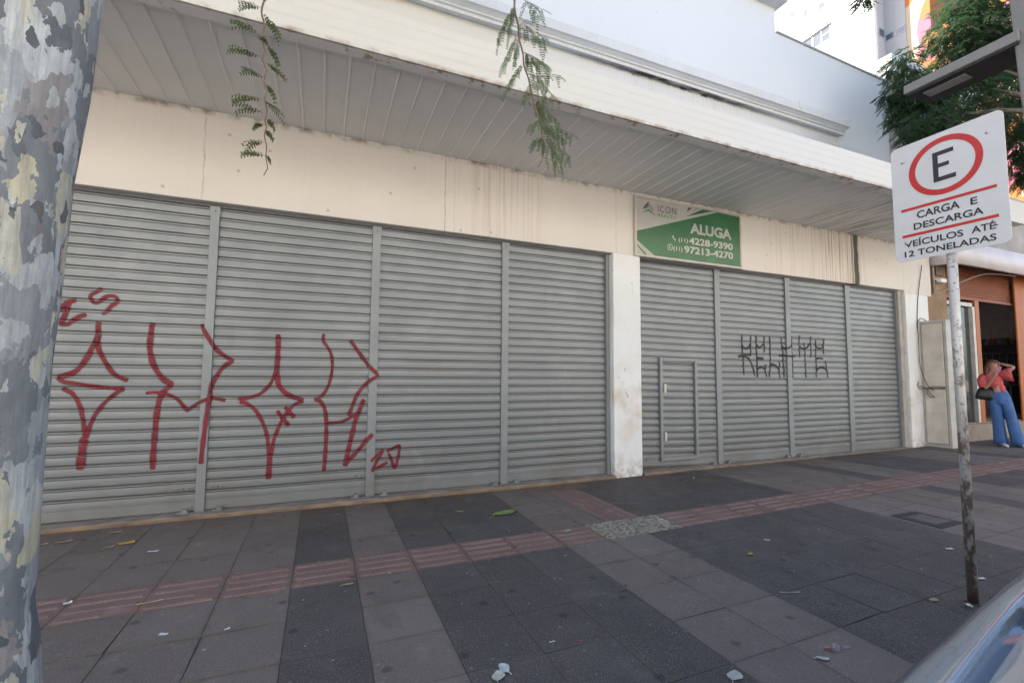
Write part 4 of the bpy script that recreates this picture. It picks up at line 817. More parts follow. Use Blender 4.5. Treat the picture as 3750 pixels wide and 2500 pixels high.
w = MB(); w.box(11.93, 22, .0, .1, 0, .40); w.box(11.93, 18.1, .1, 4.1, -.19, .42); w.build('step', simple('shop_step', (.27, .22, .18), .8, 0, .2, 5), nb)
w = MB(); w.box(11.83, 11.93, .4, 4.1, .0, 4.11); w.box(11.93, 18, 4, 4.1, .4, 4.1); w.box(18, 18.1, .4, 4.1, .4, 4.1); w.box(11.93, 18.1, .4, 4.1, 4.0, 4.11); w.build('back_room', simple('room_grey', (.55, .56, .57), .9), nb)
w = MB(); w.box(12.97, 13.06, .06, .2, .42, 2.98); w.box(11.95, 13.06, .06, .2, 2.90, 2.98); w.box(11.95, 12.0, .06, .2, .42, 2.9); bevel(w.build('window_frame', simple('pale_frame', (.55, .53, .50), .5), nb), .006)
w = MB(); w.box(12.0, 12.97, .13, .14, .42, 2.9); w.build('display_glass', glass('shop_glass', (.05, .055, .055), .5), nb)
w = MB(); w.box(12.0, 12.95, .5, .56, .42, 2.6); w.build('display_backing', simple('display_beige', (.40, .36, .30), .7), nb)
aw = MB(); tp = [(11.34, .02, .02), (11.37, -.14, .0), (11.46, -.27, .0), (11.62, -.345, 0), (11.9, -.36, 0), (22, -.36, 0)]
rings = []
for i, (x, y, q) in enumerate(tp): rings.append([(x, y, 3.625), (x, y, 4.09), (x + (.05 if i < 3 else 0), min(y + .06, .05), 4.09), (x + (.05 if i < 3 else 0), min(y + .06, .05), 3.625)])
aw.loft(rings); aw.build('awning', Mat('awning_panel', (.60, .56, .58), .5).m, nb, True); bpy.data.objects['awning'].data.materials[0] = simple('awning_white', (.58, .54, .56), .5, 0, .12, 1.5)
w = MB(); w.box(11.45, 22, -.30, .12, 4.06, 4.10); w.build('awning_roof', NGR, nb)
w = MB(); w.tube(catmull([(11.35, .0, 3.05), (11.9, -.02, 3.2), (12.6, -.05, 3.45), (13.3, -.1, 3.62), (14.2, -.2, 3.63)], .1), .014, 6); w.build('awning_stay', simple('stay_metal', (.3, .25, .2), .5, .3), nb)
# things in and around the neighbouring shop
cab = thing('meter_cabinet', 'tall cream meter cabinet with rusty door edges between pillar and orange shop', 'meter cabinet', (10.9, -.2, gz(10.8)))
CRM = simple('cabinet_cream', (.60, .55, .48), .6, 0, .12, 5); 
c = MB(); c.box(10.80, 11.04, -.43, -.01, .06, 2.46); bevel(c.build('case', simple('cabinet_frame', (.47, .46, .43), .6, 0, .15, 5), cab), .008)
for z0, z1 in ((.13, 1.14), (1.18, 2.40)):
    c = MB(); c.box(10.782, 10.80, -.375, -.055, z0, z1); d = bevel(c.build('door', CRM, cab), .004, 1)
    h = MB(); rr_ = .006
    for a, b, e, f in ((-.385, -.378, z0, z1), (-.052, -.045, z0, z1), (-.385, -.045, z0 - .01, z0 - .003), (-.385, -.045, z1 + .003, z1 + .01)): h.box(10.794, 10.7985, a, b, e, f)
    h.build('rust_edge', simple('rust_brown', (.25, .13, .05), .9, 0, .4, 20), d)
    h = MB(); h.tube([(10.775, -.335, (z0 + z1) / 2 - .02), (10.775, -.335, (z0 + z1) / 2 + .02)], .008, 8); h.build('latch', M['steel'], d)
cb = MB()
cb.tube(catmull([(11.0, -.02, 3.6), (10.82, -.02, 3.0), (10.72, -.03, 2.5), (10.70, -.04, 2.2), (10.70, -.04, 1.7), (10.74, -.05, 1.45), (10.78, -.12, 1.2), (10.77, -.2, 1.12)], .05), .007, 6)
cb.tube(catmull([(10.77, -.38, 1.165), (10.77, -.25, 1.17), (10.75, -.1, 1.17), (10.70, .0, 1.22), (10.66, -.03, 1.28), (10.62, -.03, 1.22), (10.66, -.04, 1.15), (10.74, -.1, 1.16), (10.76, -.16, 1.05), (10.76, -.22, 1.0), (10.76, -.14, 1.0), (10.76, -.1, 1.12), (10.77, -.2, 1.2), (10.77, -.38, 1.19)], .03), .007, 6)
cb.tube(catmull([(10.86, -.1, 2.47), (10.80, -.06, 2.52), (10.74, -.03, 2.46), (10.72, -.03, 2.3)], .04), .008, 6)
tag(cb.build('loose_cable', simple('cable_grey', (.12, .11, .10), .7), None, True), 'loose dark cable looping over the cream meter cabinet', 'cable')
sc_ = thing('security_camera', 'small white security camera on the tan wall under the awning', 'security camera', (11.4, 0, 3.3))
c = MB(); c.tube([(11.45, .04, 3.36), (11.47, -.02, 3.36), (11.5, -.05, 3.34)], .014, 8); c.build('bracket', simple('camera_white', (.7, .7, .68), .4), sc_, True)
c = MB(); c.box(11.49, 11.69, -.10, -.01, 3.285, 3.37); bevel(c.build('housing', bpy.data.materials['camera_white'], sc_), .015)
jb = thing('conduit', 'grey vertical conduit pipe on the tan wall beside the white pillar', 'pipe', (11.2, 0, 3.2)); c = MB(); c.tube([(11.42, .0, 3.05), (11.42, .0, 4.0)], .022, 8); c.build('pipe', simple('conduit_grey', (.3, .3, .3), .6), jb, True); c = MB(); c.box(11.5, 11.8, -.015, .03, 3.45, 3.95); c.build('junction_box', simple('dark_brown_box', (.13, .09, .07), .7), jb)
rk = thing('display_rack', 'dark wall rack of small goods inside the orange shop', 'rack', (17.7, 1.4, .42)); rr = random.Random(4)
c = MB(); c.box(17.62, 17.98, .55, 2.6, .42, 2.30); c.build('cabinet', simple('rack_dark', (.03, .03, .035), .6), rk)
c = MB()
for k in range(6): c.box(17.585, 17.62, .55, 2.6, 1.30 + k * .15, 1.312 + k * .15)
for k in range(15): c.box(17.59, 17.62, .55 + k * .145, .558 + k * .145, 1.3, 2.06)
c.build('grid', simple('rack_rail', (.22, .23, .24), .5), rk)
cols = [simple('goods_red', (.3, .07, .05)), simple('goods_brown', (.22, .12, .06)), simple('goods_grey', (.2, .2, .21)), simple('goods_white', (.5, .48, .44))]
c = MB()
for k in range(14):
    y = .7 + k * .13; c.box(17.5, 17.8, y, y + rr.uniform(.07, .12), 2.301, 2.30 + rr.uniform(.06, .2), rr.randrange(3))
for k in range(9):
    y = .75 + k * .17; c.box(17.45, 17.6, y, y + rr.uniform(.08, .14), 1.20, 1.20 + rr.uniform(.08, .2), rr.choice((1, 2, 3, 3)))
c.box(17.4, 17.62, .55, 2.6, 1.17, 1.199, 2)
c.build('goods', cols, rk)
st = thing('stool', 'small pale blue plastic stool standing in front of the dark wall rack', 'stool', (16.9, 1.15, .42)); SB = simple('stool_blue', (.22, .36, .42), .5)
c = MB(); c.box(16.75, 17.05, 1.0, 1.3, 1.13, 1.17); bevel(c.build('seat', SB, st), .01)
for dx in (.02, .28):
    for dy in (.02, .28): c = MB(); c.tube([(16.75 + dx, 1.0 + dy, .42), (16.77 + dx * .87, 1.02 + dy * .87, 1.13)], .022, 8); c.build('leg', SB, st)
c = MB(); c.box(16.77, 17.03, 1.02, 1.04, .75, .79); c.box(16.77, 17.03, 1.26, 1.28, .75, .79); c.box(16.77, 16.79, 1.04, 1.26, .75, .79); c.build('rung', SB, st)
ct = thing('shop_counter', 'pale shop counter standing just inside the orange doorway', 'counter', (16.2, 1.3, .42)); c = MB(); c.box(16.0, 16.4, 1.16, 1.9, .42, .90); c.build('cabinet', bpy.data.materials['display_beige'], ct); c = MB(); c.box(15.97, 16.43, 1.13, 1.93, .90, .93); bevel(c.build('top', M['white_plaster'], ct), .005, 1)

# ================================================================== TOWERS BEHIND
def T(x, y, z, k=1.4): return (x * k, (y + 5.22) * k - 5.22, (z - 1.375) * k + 1.375)
def tbox(mb, x0, x1, y0, y1, z0, z1, mi=0):
    a = T(x0, y0, z0); b = T(x1, y1, z1); mb.box(a[0], b[0], a[1], b[1], a[2], b[2], mi)
WINF = simple('window_aluminium', (.30, .32, .34), .4, .3); WING = glass('tower_glass', (.05, .07, .10)); RAILM = simple('rail_iron', (.16, .14, .13), .6)
tw = thing('white_tower', 'tall white apartment block rising behind the shop roof with a wide sliding window', 'apartment block', (32, 14, 0))
m = MB(); tbox(m, 22, 32, 6.42, 22, -.5, 19.25); m.build('wall', M['white_plaster'], tw)
def tower_window(y0, y1, z0, z1):
    f = MB()
    for a in (z0, z1 - .06): tbox(f, 21.97, 22.02, y0, y1, a, a + .06)
    for q in [y0 + (y1 - y0) * i / 4 for i in range(5)]: tbox(f, 21.965, 22.02, q - .03, q + .03, z0 + .06, z1 - .06)
    tbox(f, 21.965, 22.01, y0 + .03, y0 + (y1 - y0) / 4 - .03, z0 + (z1 - z0) * .5, z0 + (z1 - z0) * .5 + .05)
    tbox(f, 21.9, 22.01, y0 - .05, y1 + .05, z1, z1 + .05)
    o = f.build('window', WINF, tw); g_ = MB(); tbox(g_, 21.985, 22.005, y0 + .03, y1 - .03, z0 + .06, z1 - .06); g_.build('pane', WING, o)
tower_window(8.247, 9.95, 17.48, 18.22); tower_window(8.247, 9.95, 15.2, 15.95); tower_window(13, 14.7, 17.48, 18.22)
r_ = MB()
for i in range(90):
    y = 6.5 + .12 * i; tbox(r_, 22.05, 22.065, y, y + .012, 19.25, 19.95)
tbox(r_, 22.045, 22.07, 6.5, 17.3, 19.95, 20.0); tbox(r_, 22.045, 22.07, 6.5, 17.3, 19.32, 19.35); r_.build('railing', RAILM, tw)
gt = thing('grey_tower', 'pale grey block with narrow strip windows between the white block and the mural', 'apartment block', (33, 5, 0))
m = MB(); tbox(m, 22.72, 30, 5.60, 6.40, -.5, 24); m.build('wall', simple('grey_render', (.30, .31, .335), .8, 0, .05, .5), gt)
m = MB(); tbox(m, 22.2, 22.72, 6.40, 6.419, -.5, 24); m.build('recess_wall', simple('recess_render', (.42, .44, .47), .8), gt)
for zz in (14.25, 16.22, 18.22, 20.2):
    f = MB(); tbox(f, 22.70, 22.73, 5.64, 6.36, zz, zz + .30); o = f.build('window', WINF, gt); q = MB(); tbox(q, 22.695, 22.71, 5.66, 5.98, zz + .03, zz + .27); tbox(q, 22.695, 22.71, 6.01, 6.34, zz + .03, zz + .27); q.build('pane', WING, o)
    f = MB(); tbox(f, 22.3, 22.66, 6.385, 6.40, zz + .2, zz + .55); o = f.build('window', WINF, gt); q = MB(); tbox(q, 22.33, 22.63, 6.38, 6.392, zz + .23, zz + .52); q.build('pane', WING, o)
mw = thing('mural_building', 'building behind the tree with a huge orange and pink painted wall', 'building', (33, 2, 0))
m = MB(); tbox(m, 22.7, 30, -1.0, 5.58, -.5, 15.6); tbox(m, 22.7, 30, 4.75, 5.58, 15.6, 26); m.build('mural_wall', M['mural'], mw)
cm = thing('cream_building', 'distant cream building seen over the white roof terrace, washed out by light', 'building', (46, 26, 0))
m = MB(); tbox(m, 32.5, 40, 13, 30, -.5, 31.5); m.build('wall', simple('cream_render', (.50, .44, .33), .8, 0, .06, .3), cm)
for y, z in ((17.4, 29.0), (16.4, 28.4), (18.2, 27.6), (17.2, 27.0), (16.0, 26.2), (15.2, 28.0)):
    f = MB(); tbox(f, 32.47, 32.52, y - .22, y + .22, z - .3, z + .3); o = f.build('window', WINF, cm); q = MB(); tbox(q, 32.46, 32.48, y - .18, y + .18, z - .26, z + .26); q.build('pane', WING, o)

# ================================================================== SILVER CAR AT THE KERB (lower right)
car = thing('parked_car', 'silver blue hatchback parked at the kerb, only its front wing and bonnet corner in view', 'car', (2.1, -5.4, -.13))
YC = -5.42
def lerp_tab(tab, x):
    for (a, va), (b, vb) in zip(tab[:-1], tab[1:]):
        if a <= x <= b: return va + (vb - va) * (x - a) / (b - a)
    return tab[0][1] if x < tab[0][0] else tab[-1][1]
YO = [(.30, -4.90), (.36, -4.82), (.5, -4.735), (.7, -4.67), (.945, -4.64), (1.25, -4.605), (1.7, -4.54), (2.2, -4.51), (3.0, -4.51), (3.7, -4.55), (4.0, -4.63), (4.1, -4.76)]
YK = [(.30, -4.97), (.36, -4.93), (.6, -4.838), (1.056, -4.752), (1.404, -4.690), (1.7, -4.648), (2.2, -4.61), (3.7, -4.65), (4.1, -4.84)]
ZK = [(.30, .69), (.36, .77), (.6, .84), (1.056, .875), (1.404, .89), (1.7, .90), (3.0, .93), (3.9, .94), (4.1, .87)]
bd = MB(); rings = []
xs_ = [.30, .33, .36, .43, .5, .6, .7, .8, .9, 1.0, 1.1, 1.2, 1.3, 1.4, 1.5, 1.7, 1.95, 2.2, 2.6, 3.0, 3.4, 3.7, 3.9, 4.0, 4.06, 4.1]
for x in xs_:
    yo, yk, zk = lerp_tab(YO, x), lerp_tab(YK, x), lerp_tab(ZK, x)
    d = yo - yk
    L = [(yo - .06, .10), (yo - .01, .22), (yo + .004, .40), (yo + .006, zk - .30), (yo, zk - .20), (yo - .06 * d, zk - .14), (yo - .16 * d, zk - .09), (yo - .32 * d, zk - .052), (yo - .52 * d, zk - .026), (yo - .74 * d, zk - .010), (yk + .012, zk - .0015), (yk + .004, zk), (yk, zk - .002), (yk - .004, zk - .010), (yk - .005, zk - .03), (yk - .10, zk - .03)]
    rings.append([(x, y, z) for y, z in L] + [(x, 2 * YC - y, z) for y, z in reversed(L)])
bd.loft(rings); bdo = fixn(bd.build('body', M['car'], car, True))
hd_ = MB(); rows = []; nx, ny = 14, 16
for i in range(nx + 1):
    x = .40 + (1.36 - .40) * i / nx; yk, zk = lerp_tab(YK, x) - .026, lerp_tab(ZK, x); row = []
    for j in range(ny + 1):
        u = j / ny; y = yk + (2 * YC - 2 * yk) * u; e = min(u, 1 - u)
        xx = x - (.016 if i == nx and (j == 0 or j == ny) else 0) + .06 * math.sin(math.pi * u) * (i / nx)
        row.append((xx, y, zk - .012 + .065 * math.sin(math.pi * u) ** .6 + (-.006 if j in (0, ny) else 0)))
    rows.append(row)
n = ny + 1; top_ = [p for r in rows for p in r]
hd_.add(top_, [(i * n + j, (i + 1) * n + j, (i + 1) * n + j + 1, i * n + j + 1) for i in range(nx) for j in range(ny)])
edge_ = [(0, j) for j in range(n)] + [(i, ny) for i in range(1, nx + 1)] + [(nx, j) for j in range(ny - 1, -1, -1)] + [(i, 0) for i in range(nx - 1, 0, -1)]
hd_.add([rows[i][j] for i, j in edge_] + [(rows[i][j][0], rows[i][j][1], rows[i][j][2] - .02) for i, j in edge_], [(k, (k + 1) % len(edge_), len(edge_) + (k + 1) % len(edge_), len(edge_) + k) for k in range(len(edge_))])
fixn(hd_.build('bonnet', M['car'], car, True))
cw = MB(); yk = lerp_tab(YK, 1.3) - .010
cw.add([(1.34, yk, .865), (1.34, 2 * YC - yk, .865), (1.44, 2 * YC - yk - .03, .895), (1.44, yk - .03, .895)], [(0, 1, 2, 3)]); cw.box(1.39, 1.405, 2 * YC - yk + .1, yk - .1, .878, .892); cw.build('cowl', M['black'], car)
gh = MB(); R_ = []
for x, z, hw in ((1.44, .90, .735), (1.62, 1.13, .67), (1.95, 1.385, .60), (2.15, 1.45, .575), (2.8, 1.475, .57), (3.4, 1.44, .56), (3.72, 1.36, .55), (4.0, .93, .62)): R_.append((x, z, hw))
gh.loft([[(x, YC + .80 if False else YC + min(.775, hw + (z - .88) * .28), .88), (x, YC + hw, z - .03), (x, YC + hw - .05, z), (x, YC - hw + .05, z), (x, YC - hw, z - .03), (x, YC - min(.775, hw + (z - .88) * .28), .88)] for x, z, hw in R_])
fixn(gh.build('cabin', M['car'], car))
ws = MB(); ws.add([(1.49, YC + .66, .955), (1.93, YC + .53, 1.385), (1.93, YC - .53, 1.385), (1.49, YC - .66, .955)], [(0, 1, 2, 3)]); ws.v = [(x - .012, y, z + .012) for x, y, z in ws.v]; ws.build('windscreen', M['glass'], car)
for s in (1, -1):
    sw = MB(); q = lambda x, dy, z: (x, YC + s * dy, z)
    sw.add([q(1.75, .772, .95), q(2.05, .655, 1.36), q(2.75, .640, 1.40), q(2.75, .782, .95)], [(0, 1, 2, 3)]); sw.add([q(2.82, .782, .95), q(2.82, .640, 1.40), q(3.45, .63, 1.36), q(3.7, .76, .97)], [(0, 1, 2, 3)]); sw.build('side_window', M['glass'], car)
    mr_ = MB(); mr_.ell((2.28, YC + s * .945, .99), (.06, .07, .055), 12, 8); mr_.box(2.25, 2.29, min(YC + s * .80, YC + s * .90), max(YC + s * .80, YC + s * .90), .95, .975); mr_.build('mirror', M['car'], car, True)
    hl = MB(); hl.ell((.40, YC + s * .49, .60), (.07, .12, .06), 14, 8, 0, Matrix.Rotation(s * -.5, 3, 'Z')); hl.build('headlight', glass('headlight_glass', (.5, .52, .55)), car, True)
    for wx in (1.02, 3.38):
        ty = MB(); yw = YC + s * .74; pr = []
        for rr0, dy in ((.17, -.09), (.27, -.10), (.295, -.085), (.30, -.04), (.30, .04), (.295, .085), (.27, .10), (.17, .09)):
            pr.append([(wx + rr0 * math.cos(a), yw + dy, .17 + rr0 * math.sin(a)) for a in [2 * math.pi * i / 32 for i in range(32)]])
        ty.loft(pr); wo = fixn(ty.build('wheel', M['rubber'], car, True))
        rm = MB(); rm.loft([[(wx + r0 * math.cos(a), yw + s * dy, .17 + r0 * math.sin(a)) for a in [2 * math.pi * i / 32 for i in range(32)]] for r0, dy in ((.19, .101), (.175, .106), (.06, .098), (.03, .11))])
        fixn(rm.build('rim', M['steel'], wo, True))
bp = MB(); bp.loft([[(.285 + dx, y, z) for y, z in ((YC + w_, .12), (YC + w_, .42), (YC - w_, .42), (YC - w_, .12))] for dx, w_ in ((0, .40), (.03, .47), (.10, .56))]); bp.build('bumper', M['car'], car)

# ================================================================== ACCESS COVER IN THE PAVEMENT
mc = MB(); z0 = gz(5.3, -2.6)
mc.box(5.12, 5.52, -2.84, -2.44, z0 - .01, z0 + .004); mc.box(5.20, 5.44, -2.76, -2.52, z0 + .004, z0 + .007, 1)
for i in range(9): mc.box(5.135 + .043 * i, 5.150 + .043 * i, -2.83, -2.77, z0 + .004, z0 + .0065); mc.box(5.135 + .043 * i, 5.150 + .043 * i, -2.51, -2.45, z0 + .004, z0 + .0065)
tag(mc.build('access_cover', [simple('dark_iron', (.055, .052, .055), .7, .2, .3, 12), simple('iron_plate', (.11, .11, .115), .6, .3, .3, 10)]), 'dark square iron access cover set in the pale paving near the sign pole', 'access cover')

# ================================================================== WOMAN WITH PHONE
F = Vector((11.93, -.665, gz(11.93, -.665))); RA = Vector((.363, -.932, 0)); FA = Vector((-.932, -.363, 0))
def Q(l, f, z): return F + RA * l + FA * f + Vector((0, 0, z))
SKIN = Mat('skin', (.42, .235, .165), .5); SKIN.set('Subsurface Weight', .08); SKIN = SKIN.m
DEN = Mat('blue_denim', (.05, .125, .32), .8); DEN.set('Base Color', DEN.ramp(DEN.noise(9, 5, co=DEN.map((1, 1, .35))), [(.3, (.035, .10, .27)), (.7, (.075, .17, .40))])); DEN.bump(DEN.noise(160, 2), .2, .002); DEN = DEN.m
TOPM = Mat('coral_knit', (.62, .10, .11), .8); tz = TOPM.n('ShaderNodeTexWave', wave_type='BANDS', bands_direction='Z'); tz.inputs['Scale'].default_value = 12; tz.inputs['Distortion'].default_value = 1.5; TOPM.put(tz.inputs[0], TOPM.pos())
TOPM.set('Base Color', TOPM.ramp(tz.outputs['Fac'], [(.2, (.52, .075, .09)), (.8, (.70, .15, .15))])); TOPM.bump(tz.outputs['Fac'], .5, .006); TOPM = TOPM.m
HAIR = Mat('auburn_hair', (.10, .028, .014), .5); HAIR.set('Base Color', HAIR.ramp(HAIR.noise(40, 4, co=HAIR.map((1, 1, .12))), [(.3, (.05, .014, .008)), (.7, (.17, .05, .025))])); HAIR = HAIR.m
pw = thing('person', 'woman in coral crop top and wide blue jeans holding a phone, one arm raised', 'person', tuple(F))
J = {}; vs, es, rad = [], [], []
def joint(name, l, f, z, r, prev=None):
    J[name] = len(vs); vs.append(Q(l, f, z)); rad.append(r if isinstance(r, tuple) else (r, r))
    if prev is not None: es.append((J[prev], J[name]))
joint('pelvis', .01, 0, .95, (.125, .085)); joint('waist', .0, .0, 1.06, (.095, .07), 'pelvis'); joint('ribs', -.035, 0, 1.18, (.105, .075), 'waist'); joint('chest', -.06, 0, 1.30, (.12, .075), 'ribs'); joint('throat', -.062, .0, 1.385, (.05, .05), 'chest')
joint('nape', -.055, .008, 1.43, (.044, .044), 'throat'); joint('jaw', -.048, .022, 1.475, (.055, .058), 'nape'); joint('skull', -.045, .012, 1.53, (.068, .078), 'jaw'); joint('crown_', -.045, .004, 1.575, (.052, .06), 'skull')
joint('shl', -.185, 0, 1.325, .045, 'chest'); joint('ell', -.165, .07, 1.07, .035, 'shl'); joint('wrl', -.045, .17, 1.30, .024, 'ell'); joint('pal', -.022, .18, 1.355, (.03, .016), 'wrl')
joint('shr', .065, 0, 1.335, .045, 'chest'); joint('elr', .225, .02, 1.485, .036, 'shr'); joint('wrr', .065, -.075, 1.545, .025, 'elr'); joint('par', .015, -.095, 1.545, (.032, .018), 'wrr')
joint('hil', -.055, 0, .87, .082, 'pelvis'); joint('knl', -.03, .015, .49, .052, 'hil'); joint('anl', -.02, -.02, .09, .033, 'knl'); joint('tol', .03, .10, .04, (.03, .025), 'anl')
joint('hir', .085, 0, .87, .082, 'pelvis'); joint('knr', .15, .03, .49, .052, 'hir'); joint('anr', .215, .0, .09, .033, 'knr'); joint('tor', .285, .10, .04, (.03, .025), 'anr')
for i, (dl, dz, ln) in enumerate(((-.022, .055, .05), (-.008, .07, .055), (.008, .07, .052), (.022, .06, .045))):
    joint('fl%d' % i, -.022 + dl, .205, 1.355 + dz * .5, .0085, 'pal'); joint('gl%d' % i, -.005 + dl * .8, .225, 1.355 + dz, .0075, 'fl%d' % i)
joint('thl', .018, .185, 1.375, .010, 'pal'); joint('thm', .028, .20, 1.40, .008, 'thl')
for i in range(4): joint('fr%d' % i, -.02 - .004 * i, -.092 + .002 * i, 1.575 - .02 * i, .0085, 'par'); joint('gr%d' % i, -.055, -.075, 1.57 - .02 * i, .0075, 'fr%d' % i)
joint('thr', .012, -.06, 1.57, .010, 'par')
me = bpy.data.meshes.new('person_body'); me.from_pydata(vs, es, []); bo = bpy.data.objects.new('body', me); COL.objects.link(bo)
sk = bo.modifiers.new('skin', 'SKIN'); sk.use_smooth_shade = True
lay = me.skin_vertices[0] if me.skin_vertices else None
if lay is None:
    bm = bmesh.new(); bm.from_mesh(me); bm.verts.layers.skin.verify(); bm.to_mesh(me); bm.free(); lay = me.skin_vertices[0]
for i, r in enumerate(rad): lay.data[i].radius = r; lay.data[i].use_root = (i == 0)
sb = bo.modifiers.new('sub', 'SUBSURF'); sb.levels = 2; sb.render_levels = 2
dg = bpy.context.evaluated_depsgraph_get(); dg.update(); ev = bo.evaluated_get(dg); nm = bpy.data.meshes.new_from_object(ev); bpy.data.objects.remove(bo)
bo = bpy.data.objects.new('body', nm); COL.objects.link(bo); nm.materials.clear(); nm.materials.append(SKIN); nm.polygons.foreach_set('use_smooth', [True] * len(nm.polygons)); adopt(bo, pw)
def ring(l, f, z, rl_, rf, n=18, tilt=0, wav=0, ph=0):
    return [Q(l + rl_ * math.cos(a) * (1 + wav * math.sin(5 * a + ph)), f + rf * math.sin(a) * (1 + wav * math.sin(5 * a + ph)), z + tilt * math.cos(a)) for a in [2 * math.pi * i / n for i in range(n)]]
jn = MB()
jn.loft([ring(.012, 0, 1.055, .098, .078), ring(.012, 0, 1.0, .118, .092), ring(.012, 0, .93, .142, .108), ring(.012, 0, .86, .152, .112), ring(.012, 0, .80, .150, .108), ring(.012, 0, .775, .12, .09)])
jn.loft([ring(-.058, 0, .86, .090, .10), ring(-.055, .0, .76, .092, .10), ring(-.042, .01, .62, .085, .092, wav=.02), ring(-.03, .01, .48, .080, .085, wav=.03), ring(-.024, .005, .30, .086, .09, wav=.04, ph=1), ring(-.018, .0, .14, .094, .10, wav=.06, ph=2), ring(-.012, .0, .035, .100, .11, wav=.08, ph=2)])
jn.loft([ring(.080, 0, .86, .090, .10), ring(.098, 0, .76, .090, .10), ring(.125, .015, .62, .083, .092, wav=.02), ring(.15, .022, .48, .080, .085, wav=.03), ring(.178, .02, .30, .088, .09, wav=.04, ph=3), ring(.205, .015, .14, .098, .10, wav=.06, ph=1), ring(.222, .01, .035, .108, .11, wav=.08)])
jn.build('jeans', DEN, pw, True)
tp_ = MB()
tp_.loft([ring(-.035, .0, 1.10, .108, .088, wav=.03), ring(-.045, .004, 1.17, .118, .097, wav=.02), ring(-.058, .012, 1.24, .126, .105), ring(-.062, .01, 1.30, .130, .098), ring(-.062, .0, 1.335, .122, .085)])
tp_.loft([ring(.035, .03, 1.14, .05, .06), ring(.045, .04, 1.07, .05, .05), ring(.05, .045, 1.015, .055, .035)])      # knotted tail at the waist
def puff(path, n=18):
    rings = []
    for k, (l, f, z, r) in enumerate(path):
        a_ = Vector(path[min(k + 1, len(path) - 1)][:3]) - Vector(path[max(k - 1, 0)][:3]); a_.normalize(); u = a_.orthogonal().normalized(); v = a_.cross(u)
        rings.append([Q(*(Vector((l, f, z)) + (u * math.cos(t) + v * math.sin(t)) * r * (1 + .06 * math.sin(6 * t + k)))) for t in [2 * math.pi * i / n for i in range(n)]])
    tp_.loft(rings)
puff([(-.15, 0, 1.325, .055), (-.185, .005, 1.30, .070), (-.20, .02, 1.235, .078), (-.19, .035, 1.165, .082), (-.175, .05, 1.10, .074)])
puff([(.03, 0, 1.33, .06), (.07, .01, 1.34, .08), (.11, .02, 1.345, .105), (.155, .03, 1.345, .122), (.19, .03, 1.35, .128)])
fixn(tp_.build('crop_top', TOPM, pw, True))
hr = MB(); hc = Q(-.047, -.008, 1.548)
up3 = Vector((0, 0, 1)); rings = []
for j in range(1, 10):
    a = math.pi * j / 10 - math.pi / 2
    ring_ = []
    for i in range(22):
        t = 2 * math.pi * i / 22; l = .088 * math.cos(a) * math.cos(t); f = .098 * math.cos(a) * math.sin(t); z = .082 * math.sin(a)
        front = max(0, math.sin(t)) * (1 if abs(math.cos(t)) < .80 else .3)
        if z < .045 and front > 0: f *= (1 - .62 * front)                                           # leaves the face free
        ring_.append(hc + RA * l + FA * f + up3 * z)
    rings.append(ring_)
hr.loft(rings)
hr.loft([ring(-.10, -.03, 1.55, .04, .06, 12), ring(-.125, -.02, 1.47, .042, .06, 12), ring(-.14, .0, 1.38, .045, .05, 12), ring(-.155, .02, 1.30, .04, .04, 12), ring(-.16, .035, 1.22, .022, .02, 12)])
hr.loft([ring(-.02, -.075, 1.55, .07, .035, 12), ring(-.04, -.085, 1.45, .075, .035, 12), ring(-.06, -.095, 1.34, .075, .03, 12), ring(-.07, -.10, 1.22, .05, .02, 12)])
fixn(hr.build('hair', HAIR, pw, True))
for s in (-1, 1):
    e = MB(); e.ell(Q(-.045 + s * .027, .079, 1.532), (.009, .006, .005), 10, 6); e.build('eye', simple('eye_dark', (.03, .02, .018), .3), pw, True)
    e = MB(); e.tube([Q(-.045 + s * .014, .086, 1.547), Q(-.045 + s * .028, .086, 1.552), Q(-.045 + s * .042, .075, 1.547)], .0035, 6); e.build('eyebrow', HAIR, pw, True)
    e = MB(); e.ell(Q(-.045 + s * .072, .01, 1.52), (.010, .014, .025), 8, 6); e.build('ear', SKIN, pw, True)
e = MB(); e.loft([ring(-.045, .085, 1.535, .006, .006, 8), ring(-.045, .095, 1.51, .010, .013, 8), ring(-.045, .088, 1.498, .014, .008, 8)]); e.build('nose', SKIN, pw, True)
e = MB(); e.ell(Q(-.045, .078, 1.475), (.020, .010, .008), 10, 6); e.build('mouth', simple('lips', (.36, .10, .09), .4), pw, True)
SH = simple('white_shoe', (.66, .65, .63), .5)
for l, f in ((-.005, .03), (.245, .035)):
    s_ = MB(); pts = [(l - .025, f - .10, .03, .032), (l, f - .02, .042, .036), (l + .035, f + .06, .035, .038), (l + .065, f + .13, .026, .03), (l + .078, f + .16, .02, .018)]
    s_.loft([[Q(a + .9 * r * math.cos(t), b - .4 * r * math.cos(t), max(.002, z + r * .8 * math.sin(t))) for t in [2 * math.pi * i / 12 for i in range(12)]] for a, b, z, r in pts]); fixn(s_.build('shoe', SH, pw, True))
e = MB(); cpt = [Q(-.022 + .004, .22, 1.415)]
def qbox(mb, l0, l1, f0, f1, z0, z1, sl=0, sf=0):
    vs = [Q(l + sl * (z - z0), f + sf * (z - z0), z) for z in (z0, z1) for f in (f0, f1) for l in (l0, l1)]
    mb.add(vs, [(0, 2, 3, 1), (4, 5, 7, 6), (0, 1, 5, 4), (2, 6, 7, 3), (0, 4, 6, 2), (1, 3, 7, 5)])
e = MB(); qbox(e, -.03, .038, .206, .215, 1.385, 1.49, .25, .12); tag(bevel(e.build('phone', simple('phone_pink', (.50, .20, .32), .3)), .004, 2), 'pink phone held up in the hand of the woman', 'phone')
hb = thing('handbag', 'slouchy black handbag hanging at the side of the woman', 'handbag', tuple(Q(-.18, .03, .86)))
e = MB(); rings = []
